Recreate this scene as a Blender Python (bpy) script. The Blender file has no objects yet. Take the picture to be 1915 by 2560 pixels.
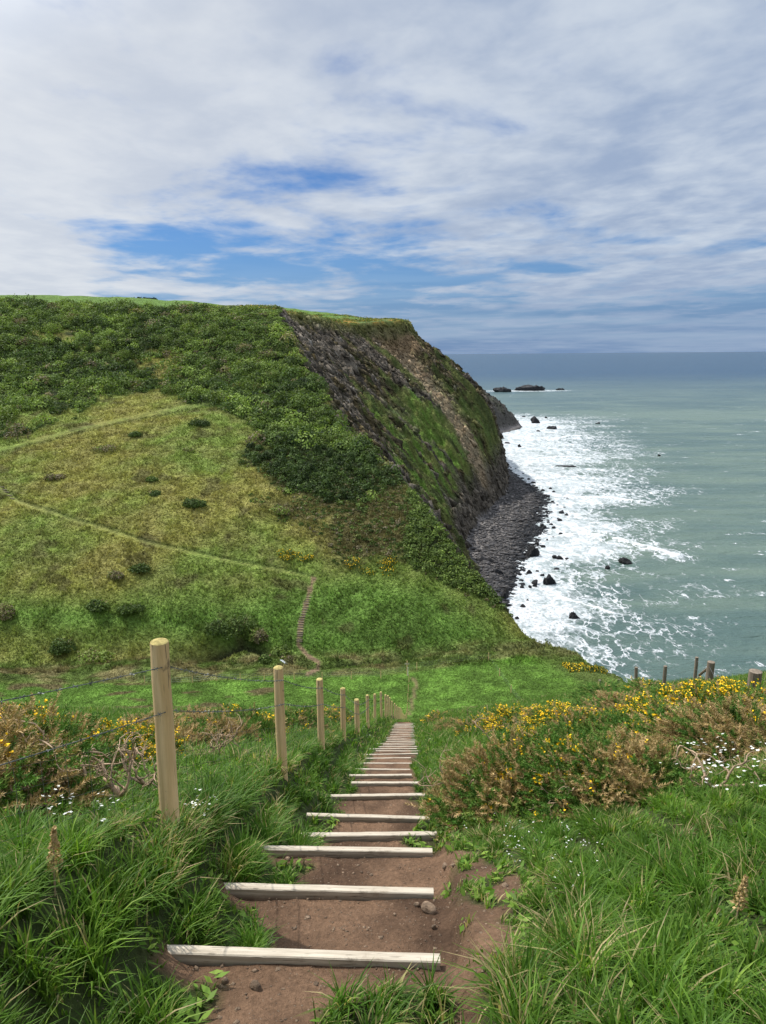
import bpy, math, random
import numpy as np
from mathutils import Matrix, Vector

# ------------------------------------------------------------------ camera, sky, sun
S = bpy.context.scene
C = S.collection
R = math.radians
FPX, PITCH, ROLL = 1850.0, R(12.08), R(-0.45)
cam = bpy.data.cameras.new('camera')
cam_o = bpy.data.objects.new('camera', cam); C.objects.link(cam_o)
CM = (Matrix.Rotation(R(90) - PITCH, 4, 'X') @ Matrix.Rotation(ROLL, 4, 'Z'))
cam_o.matrix_world = CM
cam.sensor_fit = 'VERTICAL'; cam.sensor_height = 36; cam.sensor_width = 27
cam.lens = 36 * FPX / 2560
cam.clip_start = 0.05; cam.clip_end = 120000
S.camera = cam_o
S.render.resolution_x, S.render.resolution_y = 766, 1024
S.view_settings.view_transform = 'Standard'
S.view_settings.look = 'None'
S.view_settings.exposure = 0.0
S.view_settings.gamma = 1.0
S.cycles.max_bounces = 6
S.cycles.transparent_max_bounces = 8

SUN_AZ, SUN_EL = R(-55), R(56)       # azimuth measured from +y towards +x
sun_dir = Vector((math.sin(SUN_AZ) * math.cos(SUN_EL), math.cos(SUN_AZ) * math.cos(SUN_EL), math.sin(SUN_EL)))
sl = bpy.data.lights.new('sun', 'SUN'); sl.energy = 4.6; sl.angle = R(0.6); sl.color = (1.0, .955, .88)
so = bpy.data.objects.new('sun', sl); C.objects.link(so)
so.rotation_euler = sun_dir.to_track_quat('Z', 'Y').to_euler()


class NT:
    """small node-tree helper"""
    def __init__(s, t): s.t = t; s.n = t.nodes; s.l = t.links
    def node(s, ty, **kw):
        n = s.n.new(ty)
        for k, v in kw.items():
            if k.startswith('_'): setattr(n, k[1:], v)
        return n
    def link(s, a, b): s.l.new(a, b)
    def put(s, v, sock):
        if hasattr(v, 'links') or hasattr(v, 'is_output'): s.l.new(v, sock)
        else: sock.default_value = v
    def math(s, op, a, b=None, c=None, clamp=False):
        n = s.n.new('ShaderNodeMath'); n.operation = op; n.use_clamp = clamp
        s.put(a, n.inputs[0])
        if b is not None: s.put(b, n.inputs[1])
        if c is not None: s.put(c, n.inputs[2])
        return n.outputs[0]
    def vmath(s, op, a, b=None):
        n = s.n.new('ShaderNodeVectorMath'); n.operation = op
        s.put(a, n.inputs[0])
        if b is not None: s.put(b, n.inputs[1])
        return n.outputs[0]
    def mix(s, f, a, b, mode='MIX'):
        n = s.n.new('ShaderNodeMix'); n.data_type = 'RGBA'; n.blend_type = mode; n.clamp_factor = True
        s.put(f, n.inputs[0]); s.put(a, n.inputs[6]); s.put(b, n.inputs[7])
        return n.outputs[2]
    def noise(s, vec, scale, detail=4, rough=.55, dist=0.0, dim='3D'):
        n = s.n.new('ShaderNodeTexNoise'); n.noise_dimensions = dim
        if vec is not None: s.l.new(vec, n.inputs['Vector'])
        n.inputs['Scale'].default_value = scale; n.inputs['Detail'].default_value = detail
        n.inputs['Roughness'].default_value = rough; n.inputs['Distortion'].default_value = dist
        return n.outputs[0]
    def ramp(s, f, lo, hi, a=0.0, b=1.0, smooth=True):
        n = s.n.new('ShaderNodeMapRange'); n.interpolation_type = 'SMOOTHSTEP' if smooth else 'LINEAR'
        s.put(f, n.inputs[0])
        n.inputs[1].default_value = lo; n.inputs[2].default_value = hi
        n.inputs[3].default_value = a; n.inputs[4].default_value = b
        return n.outputs[0]
    def mapping(s, vec, scale=(1, 1, 1), rot=(0, 0, 0), loc=(0, 0, 0)):
        n = s.n.new('ShaderNodeMapping'); s.l.new(vec, n.inputs[0])
        n.inputs[1].default_value = loc; n.inputs[2].default_value = rot; n.inputs[3].default_value = scale
        return n.outputs[0]


W = bpy.data.worlds.new('World'); S.world = W; W.use_nodes = True
def build_world():
    t = NT(W.node_tree)
    for n in list(t.n): t.n.remove(n)
    out = t.node('ShaderNodeOutputWorld'); bg = t.node('ShaderNodeBackground')
    sky = t.node('ShaderNodeTexSky'); sky.sky_type = 'NISHITA'; sky.sun_disc = False
    sky.sun_elevation = SUN_EL; sky.sun_rotation = SUN_AZ
    sky.altitude = 80; sky.air_density = 1.0; sky.dust_density = .35; sky.ozone_density = 2.5
    tc = t.node('ShaderNodeTexCoord').outputs['Generated']
    sep = t.node('ShaderNodeSeparateXYZ'); t.link(tc, sep.inputs[0])
    x, y, z = sep.outputs
    zc = t.math('MAXIMUM', z, 0.0)
    den = t.math('ADD', zc, 0.055)
    u = t.math('DIVIDE', x, den); v = t.math('DIVIDE', y, den)
    cmb = t.node('ShaderNodeCombineXYZ'); t.link(u, cmb.inputs[0]); t.link(v, cmb.inputs[1])
    P = cmb.outputs[0]
    Pr = t.mapping(P, scale=(1.0, 0.85, 1), rot=(0, 0, R(20)), loc=(4.1, 1.9, 0))
    big = t.noise(Pr, .38, 3, .5, .3)
    med = t.noise(Pr, 1.15, 6, .56, .35)
    fine = t.noise(t.mapping(P, scale=(1, .8, 1), rot=(0, 0, R(35))), 4.8, 4, .55, .2)
    dens = t.math('ADD', t.math('MULTIPLY', big, .55), t.math('ADD', t.math('MULTIPLY', med, .72), t.math('MULTIPLY', fine, .15)))
    gx = t.math('DIVIDE', x, y)
    # closed cloud overhead, broken below, an open band about ten degrees up
    dens = t.math('ADD', dens, t.ramp(z, .12, .22, .05, .20))
    dens = t.math('ADD', dens, t.ramp(z, .26, .38, 0, .06))
    dens = t.math('ADD', dens, t.math('MULTIPLY', t.math('SUBTRACT', t.noise(t.mapping(P, scale=(1, .7, 1), rot=(0, 0, R(10)), loc=(3, 5, 0)), 2.6, 4, .55, .2), .5), .34))
    dens = t.math('ADD', dens, t.math('MULTIPLY', t.ramp(gx, .05, .45, 0, .09), t.ramp(z, .05, .10, 0, 1)))
    dens = t.math('ADD', dens, t.ramp(gx, -.1, -.45, 0, .10))
    gap = t.math('MULTIPLY', t.ramp(t.math('ABSOLUTE', t.math('ADD', gx, .09)), .08, .42, 1, 0), t.ramp(t.math('ABSOLUTE', t.math('SUBTRACT', z, .125)), .015, .085, 1, 0))
    dens = t.math('SUBTRACT', dens, t.math('MULTIPLY', gap, .035))
    lbank = t.math('MULTIPLY', t.ramp(t.math('ADD', gx, t.math('MULTIPLY', med, .12)), -.42, -.28, 1, 0), t.ramp(t.math('ABSOLUTE', t.math('SUBTRACT', z, .09)), .03, .075, 1, 0))
    dens = t.math('ADD', dens, t.math('MULTIPLY', lbank, .28))
    cov = t.ramp(dens, .66, .90, 0.03, 1)
    thick = t.ramp(t.math('ADD', t.math('MULTIPLY', t.noise(t.mapping(P, scale=(1, .8, 1), rot=(0, 0, R(28)), loc=(8, 3, 0)), 1.25, 5, .55, .3), .75), t.math('MULTIPLY', fine, .45)), .40, .80, 0, 1)
    left = t.ramp(gx, -.5, .45, 0, 1)
    bright = t.mix(left, (7.7, 8.0, 8.35, 1), (6.3, 7.0, 7.9, 1))
    grey = t.mix(left, (4.9, 5.5, 6.6, 1), (3.1, 4.05, 5.8, 1))
    ccol = t.mix(t.math('MULTIPLY', thick, t.ramp(gx, -.5, .2, .45, .9)), bright, grey)
    low = t.ramp(z, .03, .14, 0, 1)
    # cloud brightened round the sun and in the unseen overhead, added for fill light
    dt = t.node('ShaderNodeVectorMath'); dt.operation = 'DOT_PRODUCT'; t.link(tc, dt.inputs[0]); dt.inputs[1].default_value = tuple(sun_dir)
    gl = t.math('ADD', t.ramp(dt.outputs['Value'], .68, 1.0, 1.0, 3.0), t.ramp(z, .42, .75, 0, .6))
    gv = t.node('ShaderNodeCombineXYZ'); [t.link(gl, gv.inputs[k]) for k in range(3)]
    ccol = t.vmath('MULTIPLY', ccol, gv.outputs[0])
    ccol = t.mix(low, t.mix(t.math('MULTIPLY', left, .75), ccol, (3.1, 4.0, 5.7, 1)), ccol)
    skyc = t.mix(1.0, sky.outputs[0], (.37, .61, .93, 1), 'MULTIPLY')
    hz = t.ramp(z, 0.0, .15, .85, 0)
    strk = t.noise(t.mapping(tc, scale=(2.0, 2.0, 30)), 2.0, 5, .55, .25)
    hzc = t.mix(t.ramp(strk, .36, .66, 0, 1), (1.75, 2.75, 4.9, 1), (3.3, 4.3, 6.1, 1))
    base = t.mix(hz, skyc, hzc)
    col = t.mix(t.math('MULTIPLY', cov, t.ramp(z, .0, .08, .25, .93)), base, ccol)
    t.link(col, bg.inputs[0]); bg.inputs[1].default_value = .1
    t.link(bg.outputs[0], out.inputs[0])
build_world()

# ------------------------------------------------------------------ numpy helpers
rng = np.random.default_rng(11)
_perm = {}
def perlin(x, y, seed=0):
    if seed not in _perm:
        g = np.random.default_rng(1000 + seed)
        p = g.permutation(512); a = g.uniform(0, 2 * np.pi, 512)
        _perm[seed] = (p, np.cos(a), np.sin(a))
    p, gx, gy = _perm[seed]
    x = np.asarray(x, float); y = np.asarray(y, float)
    xi = np.floor(x).astype(int); yi = np.floor(y).astype(int)
    xf = x - xi; yf = y - yi
    def g(i, j, dx, dy):
        h = p[(p[(xi + i) & 511] + yi + j) & 511]
        return gx[h] * dx + gy[h] * dy
    u = xf * xf * xf * (xf * (xf * 6 - 15) + 10); v = yf * yf * yf * (yf * (yf * 6 - 15) + 10)
    a = g(0, 0, xf, yf); b = g(1, 0, xf - 1, yf); c = g(0, 1, xf, yf - 1); d = g(1, 1, xf - 1, yf - 1)
    return ((a + (b - a) * u) * (1 - v) + (c + (d - c) * u) * v) * 1.5
def fbm(x, y, octv=4, seed=0, gain=.5):
    s = 0; a = 1.0; f = 1.0; n = 0
    for k in range(octv):
        s = s + a * perlin(x * f + 17.3 * k, y * f - 9.1 * k, seed + k); n += a
        a *= gain; f *= 2.03
    return s / n * 1.3
def sstep(x, a, b):
    t = np.clip((x - a) / (b - a), 0, 1); return t * t * (3 - 2 * t)
def curve(xs, ys):
    """cubic Hermite through the knots (finite difference tangents, limited)"""
    xs = np.array(xs, float); ys = np.array(ys, float)
    d = np.diff(ys) / np.diff(xs)
    m = np.concatenate([[d[0]], (d[1:] * d[:-1] > 0) * 2 * d[1:] * d[:-1] / np.where(d[1:] + d[:-1] == 0, 1, d[1:] + d[:-1]), [d[-1]]])
    def f(x):
        x = np.asarray(x, float)
        i = np.clip(np.searchsorted(xs, x) - 1, 0, len(xs) - 2)
        h = xs[i + 1] - xs[i]; t = (x - xs[i]) / h
        tt = np.clip(t, 0, 1)
        r = (2*tt**3 - 3*tt**2 + 1)*ys[i] + (tt**3 - 2*tt**2 + tt)*h*m[i] + (-2*tt**3 + 3*tt**2)*ys[i+1] + (tt**3 - tt**2)*h*m[i+1]
        r = r + np.where(t < 0, t*h*m[0], 0) + np.where(t > 1, (t - 1)*h*m[-1], 0)
        return r
    return f

MR = np.array(CM.to_3x3())
def project(x, y, z):
    p = np.stack([x, y, z], -1) @ MR          # = MR^T p
    d = np.maximum(-p[..., 2], 1e-3)
    return 957.5 + FPX * p[..., 0] / d, 1280 - FPX * p[..., 1] / d, d
def ray(px, py):
    v = MR @ np.array([(px - 957.5) / FPX, -(py - 1280) / FPX, -1.0])
    return v
def at(px, py, Y):
    v = ray(px, py); return v * (Y / v[1])

# ------------------------------------------------------------------ the land as one height function
SEA = -80.0
P_near = curve([-12, 0, 2.72, 3.54, 4.26, 7.7, 12.7, 22, 27, 31, 60, 84, 91, 98, 106, 113],
               [2.5, -1.52, -2.56, -2.93, -3.27, -5.08, -7.5, -12.3, -14.75, -16.65, -31.6, -44.6, -46.9, -47.5, -47.9, -48.3])
hill_prof = curve([113, 117, 121, 127, 135, 145, 165, 200, 240, 268, 285, 300, 360, 500, 900],
                  [-49, -49.3, -46.5, -42.6, -38.6, -34.0, -27.0, -17.0, -4.5, 8.5, 14.0, 17.0, 23.5, 31, 40])
XC = lambda y: -.36 + .036 * (np.asarray(y) * 1.06)
XE = curve([-12, 30, 60, 92, 104, 112, 118, 122, 130], [34, 38, 40, 37.5, 34, 30, 27, 26, 22])
# ridge where the grass slope meets the sea cliff, and the foot of that cliff
ridge_x = curve([118, 122, 129, 138, 151, 168, 190, 205, 222, 240, 262, 285, 345, 385, 420, 450, 480, 560, 640, 740, 826, 900, 1000],
                [28, 26.3, 22, 15.8, 9.4, 2.6, -8.5, -14.0, -17.4, -24, -30.5, -39, -44, -28, -11, 12, 18, 10, -6, 0, 20, -40, -60])
foot_x = curve([118, 200, 246, 293, 355, 402, 461, 520, 600, 660, 740, 800, 826, 850, 900, 1000],
               [33, 33, 33, 34, 50, 67, 79, 86, 90, 84, 108, 142, 152, 140, 90, 60])
water_x = curve([118, 200, 231, 263, 297, 340, 385, 420, 451, 500, 560, 600, 700, 826, 900],
                [34, 36, 40, 50.5, 61, 74, 88, 92, 91, 87, 88, 91, 100, 155, 100])
edge_z = curve([118, 285, 345, 420, 450, 480, 560, 740, 826, 900], [0, 0, -3, -10, -10, -12, -20, -45, -55, -55])
cliff_g = curve([0, .06, .14, .30, .54, .67, .81, .93, 1.0], [0, .075, .13, .215, .35, .44, .575, .80, 1.0])

# board positions along the path (distance from the camera)
def row_y(py):
    """distance at which the path slope shows on photo row py"""
    v = MR @ np.array([0, -(py - 1280) / FPX, -1.0]); yy = np.arange(1.5, 45, .01)
    return float(yy[np.argmax(P_near(yy) > v[2] / v[1] * yy)])
BY = [row_y(p) for p in (2385, 2222, 2123, 2086, 2041, 1988, 1957, 1938, 1923, 1908)]
while BY[-1] < 35.0: BY.append(BY[-1] + 1.12 + .05 * math.sin(len(BY) * 2.3))
BY = np.array(BY)
print('board rows', np.round(BY[:14], 2))
BZ = P_near(BY)

def tread(y):
    i = np.searchsorted(BY - .02, y)
    i = np.clip(i, 0, len(BY) - 1)
    return BZ[i] - np.where(i < 8, .040, .004) + np.maximum(BY[i] - y, 0) * np.where(i < 8, .17, .42)

def bank(x, y):
    xr = x - XC(y)
    l = .46 * sstep(-xr, .66, 1.10) + .02 * np.maximum(-xr - 2, 0)
    r = .10 * sstep(xr, .5, 1.2) + .38 * sstep(xr, 1.2, 2.6) + .125 * np.maximum(xr - 2.2, 0)
    fade = 1 - sstep(y, 45, 80)
    return (l + r) * fade

def H(x, y):
    x = np.asarray(x, float); y = np.asarray(y, float)
    x, y = np.broadcast_arrays(x, y)
    sh = 6.5 * sstep(x, -2, 26) - 3 * sstep(-x, 5, 60)
    ys = y - sh * sstep(y, 92, 104) * (1 - sstep(y, 150, 220))
    z = np.where(y < 90, P_near(y), np.where(ys < 113, P_near(ys), hill_prof(ys)))
    # the bed of the path is stepped
    xr = x - XC(y)
    inpath = (1 - sstep(np.abs(xr + .02), .56, .68)) * (y < BY[-1] + .2) * (y > -3)
    zt = np.where(y < BY[0] - 1.2, P_near(y), tread(y))
    zn = z + bank(x, y) + .05 * fbm(x * .9, y * .9, 4, 3) * sstep(np.abs(xr), .5, 1.2)
    zn = zn + .35 * fbm(x * .13, y * .13, 3, 8) * sstep(np.abs(xr), 1.5, 6) * sstep(y, 4, 14) * (1 - sstep(y, 70, 90))
    near = np.where(y < 80, 1.0, 0.0)
    z = np.where(near > 0, zn * (1 - inpath) + (zt + .016 * fbm(x * 3, y * 3, 4, 5) + .009 * fbm(x * 11, y * 11, 3, 6) * (y < 12)) * inpath, z)
    # field edge rim, rough ground and the stream gully
    fld = sstep(y, 92, 98)
    left = sstep(-x, 8, 22)
    rough = sstep(ys, 103, 106) * (1 - sstep(ys, 116, 124))
    z = z + fld * rough * (.25 + left) * (1.1 * fbm(x * .09, y * .14, 4, 21)) + .25 * fbm(x * .05, y * .05, 3, 25) * fld
    z = z + .7 * np.exp(-((ys - 106.5) / 1.3) ** 2) * sstep(y, 95, 100) * (.5 + .5 * sstep(x, 4, 18))
    gy = 112.5 + 5 * sstep(-x, 13, 24) + 2 * np.sin(x * .2)
    gw = 1.5 + .4 * np.sin(x * .35)
    z = z - 2.6 * np.exp(-((ys - gy) / gw) ** 2) * sstep(x, -40, -24)
    # slope detail on the opposite hill
    hl = sstep(ys, 118, 130)
    z = z + hl * (1.6 * fbm(x * .018, y * .018, 3, 31) + .55 * fbm(x * .11, y * .11, 4, 33))
    z = z + hl * 4.5 * sstep(-x, 60, 190) * sstep(y, 230, 300)
    # seaward edge of the near side
    d = x - XE(y) - 1.3 * fbm(y * .12, x * .02, 3, 41)
    nearside = y < 121
    cut = np.maximum(d, 0)
    zc = z - np.minimum(cut, 3) * .5 - np.maximum(cut - 3, 0) * 2.4 + 1.5 * fbm(x * .3, y * .3, 3, 43) * (cut > 2)
    z1 = np.where(nearside & (d > 0), np.maximum(zc, SEA - 6), z)
    # sea cliff of the far headland
    rx = ridge_x(y); fx = foot_x(y)
    wob = 3.2 * fbm(y * .045, x * .012, 4, 51) + 1.2 * fbm(y * .2, x * .03, 3, 55)
    s = (x - rx) / np.maximum(fx - rx, 3)
    sw = sstep(s, .03, .35)
    s2 = s + wob * sw / np.maximum(fx - rx, 12)
    ztop = np.where(y < 285, hill_prof(np.minimum(y - 0, 400)), 15 + (hill_prof(np.minimum(y, 520)) - 15))
    ztop = z + edge_z(y) * sstep(x, -160, 0) * sstep(y, 285, 345) * (.35 + .65 * sstep(x - rx, -90, 0))
    base = SEA + 2.4
    rz = np.interp(y, [118, 1000], [0, 0]) + np.where(y > 118, 1, 0) * 0
    zr = zridge(y)
    sc_ = np.clip(s2, 0, 1); lin = 1 - sstep(y, 330, 440)
    zcl = zr - (zr - base) * (cliff_g(sc_) * (1 - .8 * lin) + (.92 * sc_ + .08 * sc_ ** 3) * .8 * lin)
    cy_ = y + .5 * x
    rib = np.abs(perlin(cy_ * .07, x * .012, 61)); rib2 = np.abs(perlin(cy_ * .17, x * .04, 62))
    strat = fbm(x * .25 + y * .05, y * .22, 4, 64)
    crag = .5 - np.abs(perlin(cy_ * .12, x * .10 - y * .02, 65)) * 1.4; crag2 = .5 - np.abs(perlin(cy_ * .33, x * .28 + y * .05, 66)) * 1.4
    amp = sw * (1 - sstep(s2, .90, 1.0))
    cragw = sstep(fbm(cy_ * .03, x * .03, 3, 67), -.35, .25)
    zcl = zcl + amp * (5.5 * (rib - .28) + 2.8 * (rib2 - .25) + 1.5 * strat + cragw * (3.4 * crag + 1.9 * crag2))
    # the landslip scar: a shallow hollow running straight down the face
    slip = np.exp(-((y - 432 + 1.1 * (x - 5)) / 15) ** 2) * sstep(s, .0, .12) * (1 - sstep(s, .85, 1))
    zcl = zcl - 4.5 * slip
    wx = np.maximum(water_x(y), fx + .5)
    bt = (x - fx) / (wx - fx)
    zb = base - (base - SEA + .2) * np.clip(bt, 0, 1) - np.clip(x - wx, 0, 200) * .12 + .5 * fbm(x * .35, y * .35, 3, 71) * sstep(x, fx, fx + 3)
    zfar = np.where(s <= 0, ztop, np.where(s2 < 1, zcl, zb))
    zfar = np.where((s > 0) & (s2 >= 1) & (x < fx), np.maximum(zb, base), zfar)
    return np.where(nearside, z1, zfar)

_zr_y = np.linspace(118, 1000, 442)
_zr = None
def zridge(y):
    global _zr
    if _zr is None:
        yy = _zr_y; x = ridge_x(yy) - .3
        sh = 6.5 * sstep(x, -2, 26) - 3 * sstep(-x, 5, 60)
        ys = yy - sh * sstep(yy, 92, 104) * (1 - sstep(yy, 150, 220))
        z = np.where(ys < 113, P_near(ys), hill_prof(ys))
        z = z + .7 * np.exp(-((ys - 106.5) / 1.3) ** 2)
        hl = sstep(ys, 118, 130)
        z = z + hl * (1.6 * fbm(x * .018, yy * .018, 3, 31) + .55 * fbm(x * .11, yy * .11, 4, 33))
        z = z + hl * 4.5 * sstep(-x, 60, 190) * sstep(yy, 230, 300)
        z = z + edge_z(yy) * sstep(x, -160, 0) * sstep(yy, 285, 345)
        _zr = z
    return np.interp(y, _zr_y, _zr)

def hf(x, y): return float(H(np.array([x]), np.array([y]))[0])
def ground_hit(px, py, y0=1.5, y1=700):
    v = ray(px, py); ys = np.concatenate([np.arange(y0, 40, .04), np.arange(40, y1, .25)])
    t = ys / v[1]; xx = v[0] * t; zz = v[2] * t
    h = H(xx, ys); k = np.argmax(h > zz)
    return np.array([xx[k], ys[k], h[k]]) if h[k] > zz[k] else None

def np_mesh(name, V, faces, mat=None, parent=None, attrs=None, smooth=False, color=None):
    """faces: list of int arrays (n, k)"""
    me = bpy.data.meshes.new(name)
    V = np.asarray(V, np.float32)
    me.vertices.add(len(V)); me.vertices.foreach_set('co', V.ravel())
    nl = sum(f.size for f in faces); npoly = sum(len(f) for f in faces)
    me.loops.add(nl); me.polygons.add(npoly)
    li = np.concatenate([f.ravel() for f in faces]).astype(np.int32)
    me.loops.foreach_set('vertex_index', li)
    tot = np.concatenate([np.full(len(f), f.shape[1]) for f in faces])
    st = np.concatenate([[0], np.cumsum(tot)[:-1]]).astype(np.int32)
    me.polygons.foreach_set('loop_start', st)
    me.update(calc_edges=True)
    if smooth: me.polygons.foreach_set('use_smooth', np.ones(npoly, bool))
    if color is not None:
        a = me.color_attributes.new('col', 'FLOAT_COLOR', 'POINT')
        c = np.ones((len(V), 4), np.float32); c[:, :color.shape[1]] = color
        a.data.foreach_set('color', c.ravel())
    if mat: me.materials.append(mat)
    o = bpy.data.objects.new(name, me); C.objects.link(o)
    if parent: o.parent = parent
    return o
def grid_faces(nu, nv):
    i = np.arange(nu - 1)[:, None] * nv + np.arange(nv - 1)[None]
    i = i.ravel()
    return np.stack([i, i + nv, i + nv + 1, i + 1], 1)[:, ::-1] if False else np.stack([i, i + 1, i + nv + 1, i + nv], 1)
def tag(o, label=None, cat=None, group=None, kind=None):
    if label: o['label'] = label
    if cat: o['category'] = cat
    if group: o['group'] = group
    if kind: o['kind'] = kind
    return o
def empty(name, loc, rz=0.0):
    o = bpy.data.objects.new(name, None); C.objects.link(o); o.location = loc; o.rotation_euler = (0, 0, rz)
    o.empty_display_size = .2
    return o
def copy_tree(o, parent=None):
    c = o.copy(); C.objects.link(c); c.parent = parent
    if 'label' in c and parent is None: pass
    for ch in list(o.children): copy_tree(ch, c)
    return c

# ------------------------------------------------------------------ materials
def mat(name):
    m = bpy.data.materials.new(name); m.use_nodes = True
    t = NT(m.node_tree); b = t.n['Principled BSDF']
    b.inputs['Roughness'].default_value = .85
    b.inputs['Specular IOR Level'].default_value = .25
    return m, t, b
def bump(t, b, h, strength, dist):
    n = t.node('ShaderNodeBump'); n.inputs['Strength'].default_value = strength; n.inputs['Distance'].default_value = dist
    t.link(h, n.inputs['Height']); t.link(n.outputs[0], b.inputs['Normal'])
def pos(t): return t.node('ShaderNodeNewGeometry').outputs['Position']
def obj_co(t): return t.node('ShaderNodeTexCoord').outputs['Object']
def attr(t, name='col'):
    n = t.node('ShaderNodeAttribute'); n.attribute_name = name; return n

def mat_land(name, sc1, sc2, lo=.6, hi=1.45, bstr=.6, bd=.4):
    m, t, b = mat(name); P = pos(t); a = attr(t)
    n1 = t.noise(P, sc1, 6, .65); n2 = t.noise(P, sc2, 4, .6)
    f = t.math('MULTIPLY', t.ramp(n1, .3, .7, lo, hi, False), t.ramp(n2, .3, .7, .7, 1.3, False))
    c = t.vmath('MULTIPLY', a.outputs['Color'], None)
    cc = t.node('ShaderNodeCombineXYZ')
    for k in range(3): t.link(f, cc.inputs[k])
    c = t.vmath('MULTIPLY', a.outputs['Color'], cc.outputs[0])
    t.link(c, b.inputs['Base Color']); b.inputs['Specular IOR Level'].default_value = .1
    b.inputs['Roughness'].default_value = .95
    bump(t, b, t.math('ADD', n1, t.math('MULTIPLY', n2, .5)), bstr, bd)
    return m
M_far = mat_land('headland_cover', .45, 2.2, .6, 1.45, 1.0, 1.6)

def mat_ground():
    m, t, b = mat('earth_and_turf'); P = pos(t); a = attr(t)
    n1 = t.noise(P, 3.2, 6, .6); n2 = t.noise(P, 38, 6, .7); n3 = t.noise(P, 160, 3, .6)
    f = t.math('MULTIPLY', t.ramp(n1, .3, .7, .78, 1.22, False), t.ramp(n2, .3, .72, .66, 1.34, False))
    cc = t.node('ShaderNodeCombineXYZ')
    for k in range(3): t.link(f, cc.inputs[k])
    c = t.vmath('MULTIPLY', a.outputs['Color'], cc.outputs[0])
    vo = t.node('ShaderNodeTexVoronoi'); t.link(P, vo.inputs['Vector']); vo.inputs['Scale'].default_value = 55
    grit = t.math('MULTIPLY', t.ramp(vo.outputs['Distance'], .16, .24, 1, 0), t.ramp(t.noise(P, 21, 2), .52, .62, 0, 1))
    damp = t.ramp(t.noise(P, 1.6, 5, .62, .6), .50, .68, 0, .55)
    c = t.mix(damp, c, (.050, .031, .020, 1))
    dust = t.ramp(t.noise(P, 5.5, 6, .72), .54, .70, 0, .45)
    c = t.mix(dust, c, t.vmath('MULTIPLY', c, (1.7, 1.65, 1.6)))
    c = t.mix(t.math('MULTIPLY', grit, .75), c, (.34, .27, .20, 1))
    t.link(c, b.inputs['Base Color']); b.inputs['Roughness'].default_value = .95; b.inputs['Specular IOR Level'].default_value = .12
    h = t.math('ADD', t.math('MULTIPLY', n2, .8), t.math('ADD', t.math('MULTIPLY', n3, .25), t.math('MULTIPLY', grit, .5)))
    bump(t, b, h, 1.0, .035)
    return m
M_ground = mat_ground()

def mat_leaf(name, stops, rough=.55, trans=.35, nscale=0.0):
    """colour from the tint attribute: col.r runs along the stops, col.g shifts brightness"""
    m, t, b = mat(name); a = attr(t)
    sep = t.node('ShaderNodeSeparateColor'); t.link(a.outputs['Color'], sep.inputs[0])
    r = t.node('ShaderNodeValToRGB'); e = r.color_ramp.elements
    while len(e) < len(stops): e.new(.5)
    for k, (p, c) in enumerate(stops): e[k].position = p; e[k].color = (*c, 1)
    t.link(sep.outputs[0], r.inputs[0])
    f = t.math('ADD', t.math('MULTIPLY', sep.outputs[1], .9), .55)
    cc = t.node('ShaderNodeCombineXYZ')
    for k in range(3): t.link(f, cc.inputs[k])
    c = t.vmath('MULTIPLY', r.outputs[0], cc.outputs[0])
    t.link(c, b.inputs['Base Color']); b.inputs['Roughness'].default_value = rough
    b.inputs['Specular IOR Level'].default_value = .16
    if trans > 0:
        tr = t.node('ShaderNodeBsdfTranslucent'); t.link(t.vmath('MULTIPLY', c, (1.15, 1.25, .6)), tr.inputs[0])
        mx = t.node('ShaderNodeMixShader'); mx.inputs[0].default_value = trans
        t.link(b.outputs[0], mx.inputs[1]); t.link(tr.outputs[0], mx.inputs[2])
        t.link(mx.outputs[0], t.n['Material Output'].inputs[0])
    return m
M_grass = mat_leaf('grass_blade', [(0, (.038, .100, .012)), (.35, (.098, .195, .024)), (.7, (.25, .36, .060)), (.85, (.32, .30, .11)), (1, (.45, .36, .19))], .5, .42)
M_scrub = mat_leaf('scrub_leaf', [(0, (.026, .044, .018)), (.3, (.066, .105, .028)), (.55, (.135, .190, .046)), (.75, (.235, .325, .070)), (.88, (.19, .15, .075)), (1, (.26, .22, .15))], .7, .25)
M_gorse = mat_leaf('gorse_spine', [(0, (.040, .105, .016)), (.3, (.095, .195, .028)), (.5, (.18, .22, .05)), (.68, (.27, .195, .080)), (1, (.49, .345, .165))], .7, .15)

def mat_simple(name, c, rough=.8, spec=.2, nscale=0, amt=.3, bstr=0, bd=.01, trans=0):
    m, t, b = mat(name)
    if nscale:
        n = t.noise(obj_co(t), nscale, 5, .6)
        cc = t.mix(t.ramp(n, .3, .7, 0, 1), tuple(v * (1 - amt) for v in c) + (1,), tuple(min(v * (1 + amt), 1) for v in c) + (1,))
        t.link(cc, b.inputs['Base Color'])
        if bstr: bump(t, b, n, bstr, bd)
    else: b.inputs['Base Color'].default_value = (*c, 1)
    b.inputs['Roughness'].default_value = rough; b.inputs['Specular IOR Level'].default_value = spec
    return m
M_flower = mat_simple('gorse_petal', (.95, .58, .012), .6, .2)
M_white = mat_simple('white_petal', (.80, .80, .74), .6, .2)
M_bark = mat_simple('bare_wood', (.36, .26, .17), .9, .1, 9, .35, .4, .01)
M_wire = mat_simple('galvanised_wire', (.16, .17, .17), .45, .5)
M_wire.node_tree.nodes['Principled BSDF'].inputs['Metallic'].default_value = .6

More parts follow.
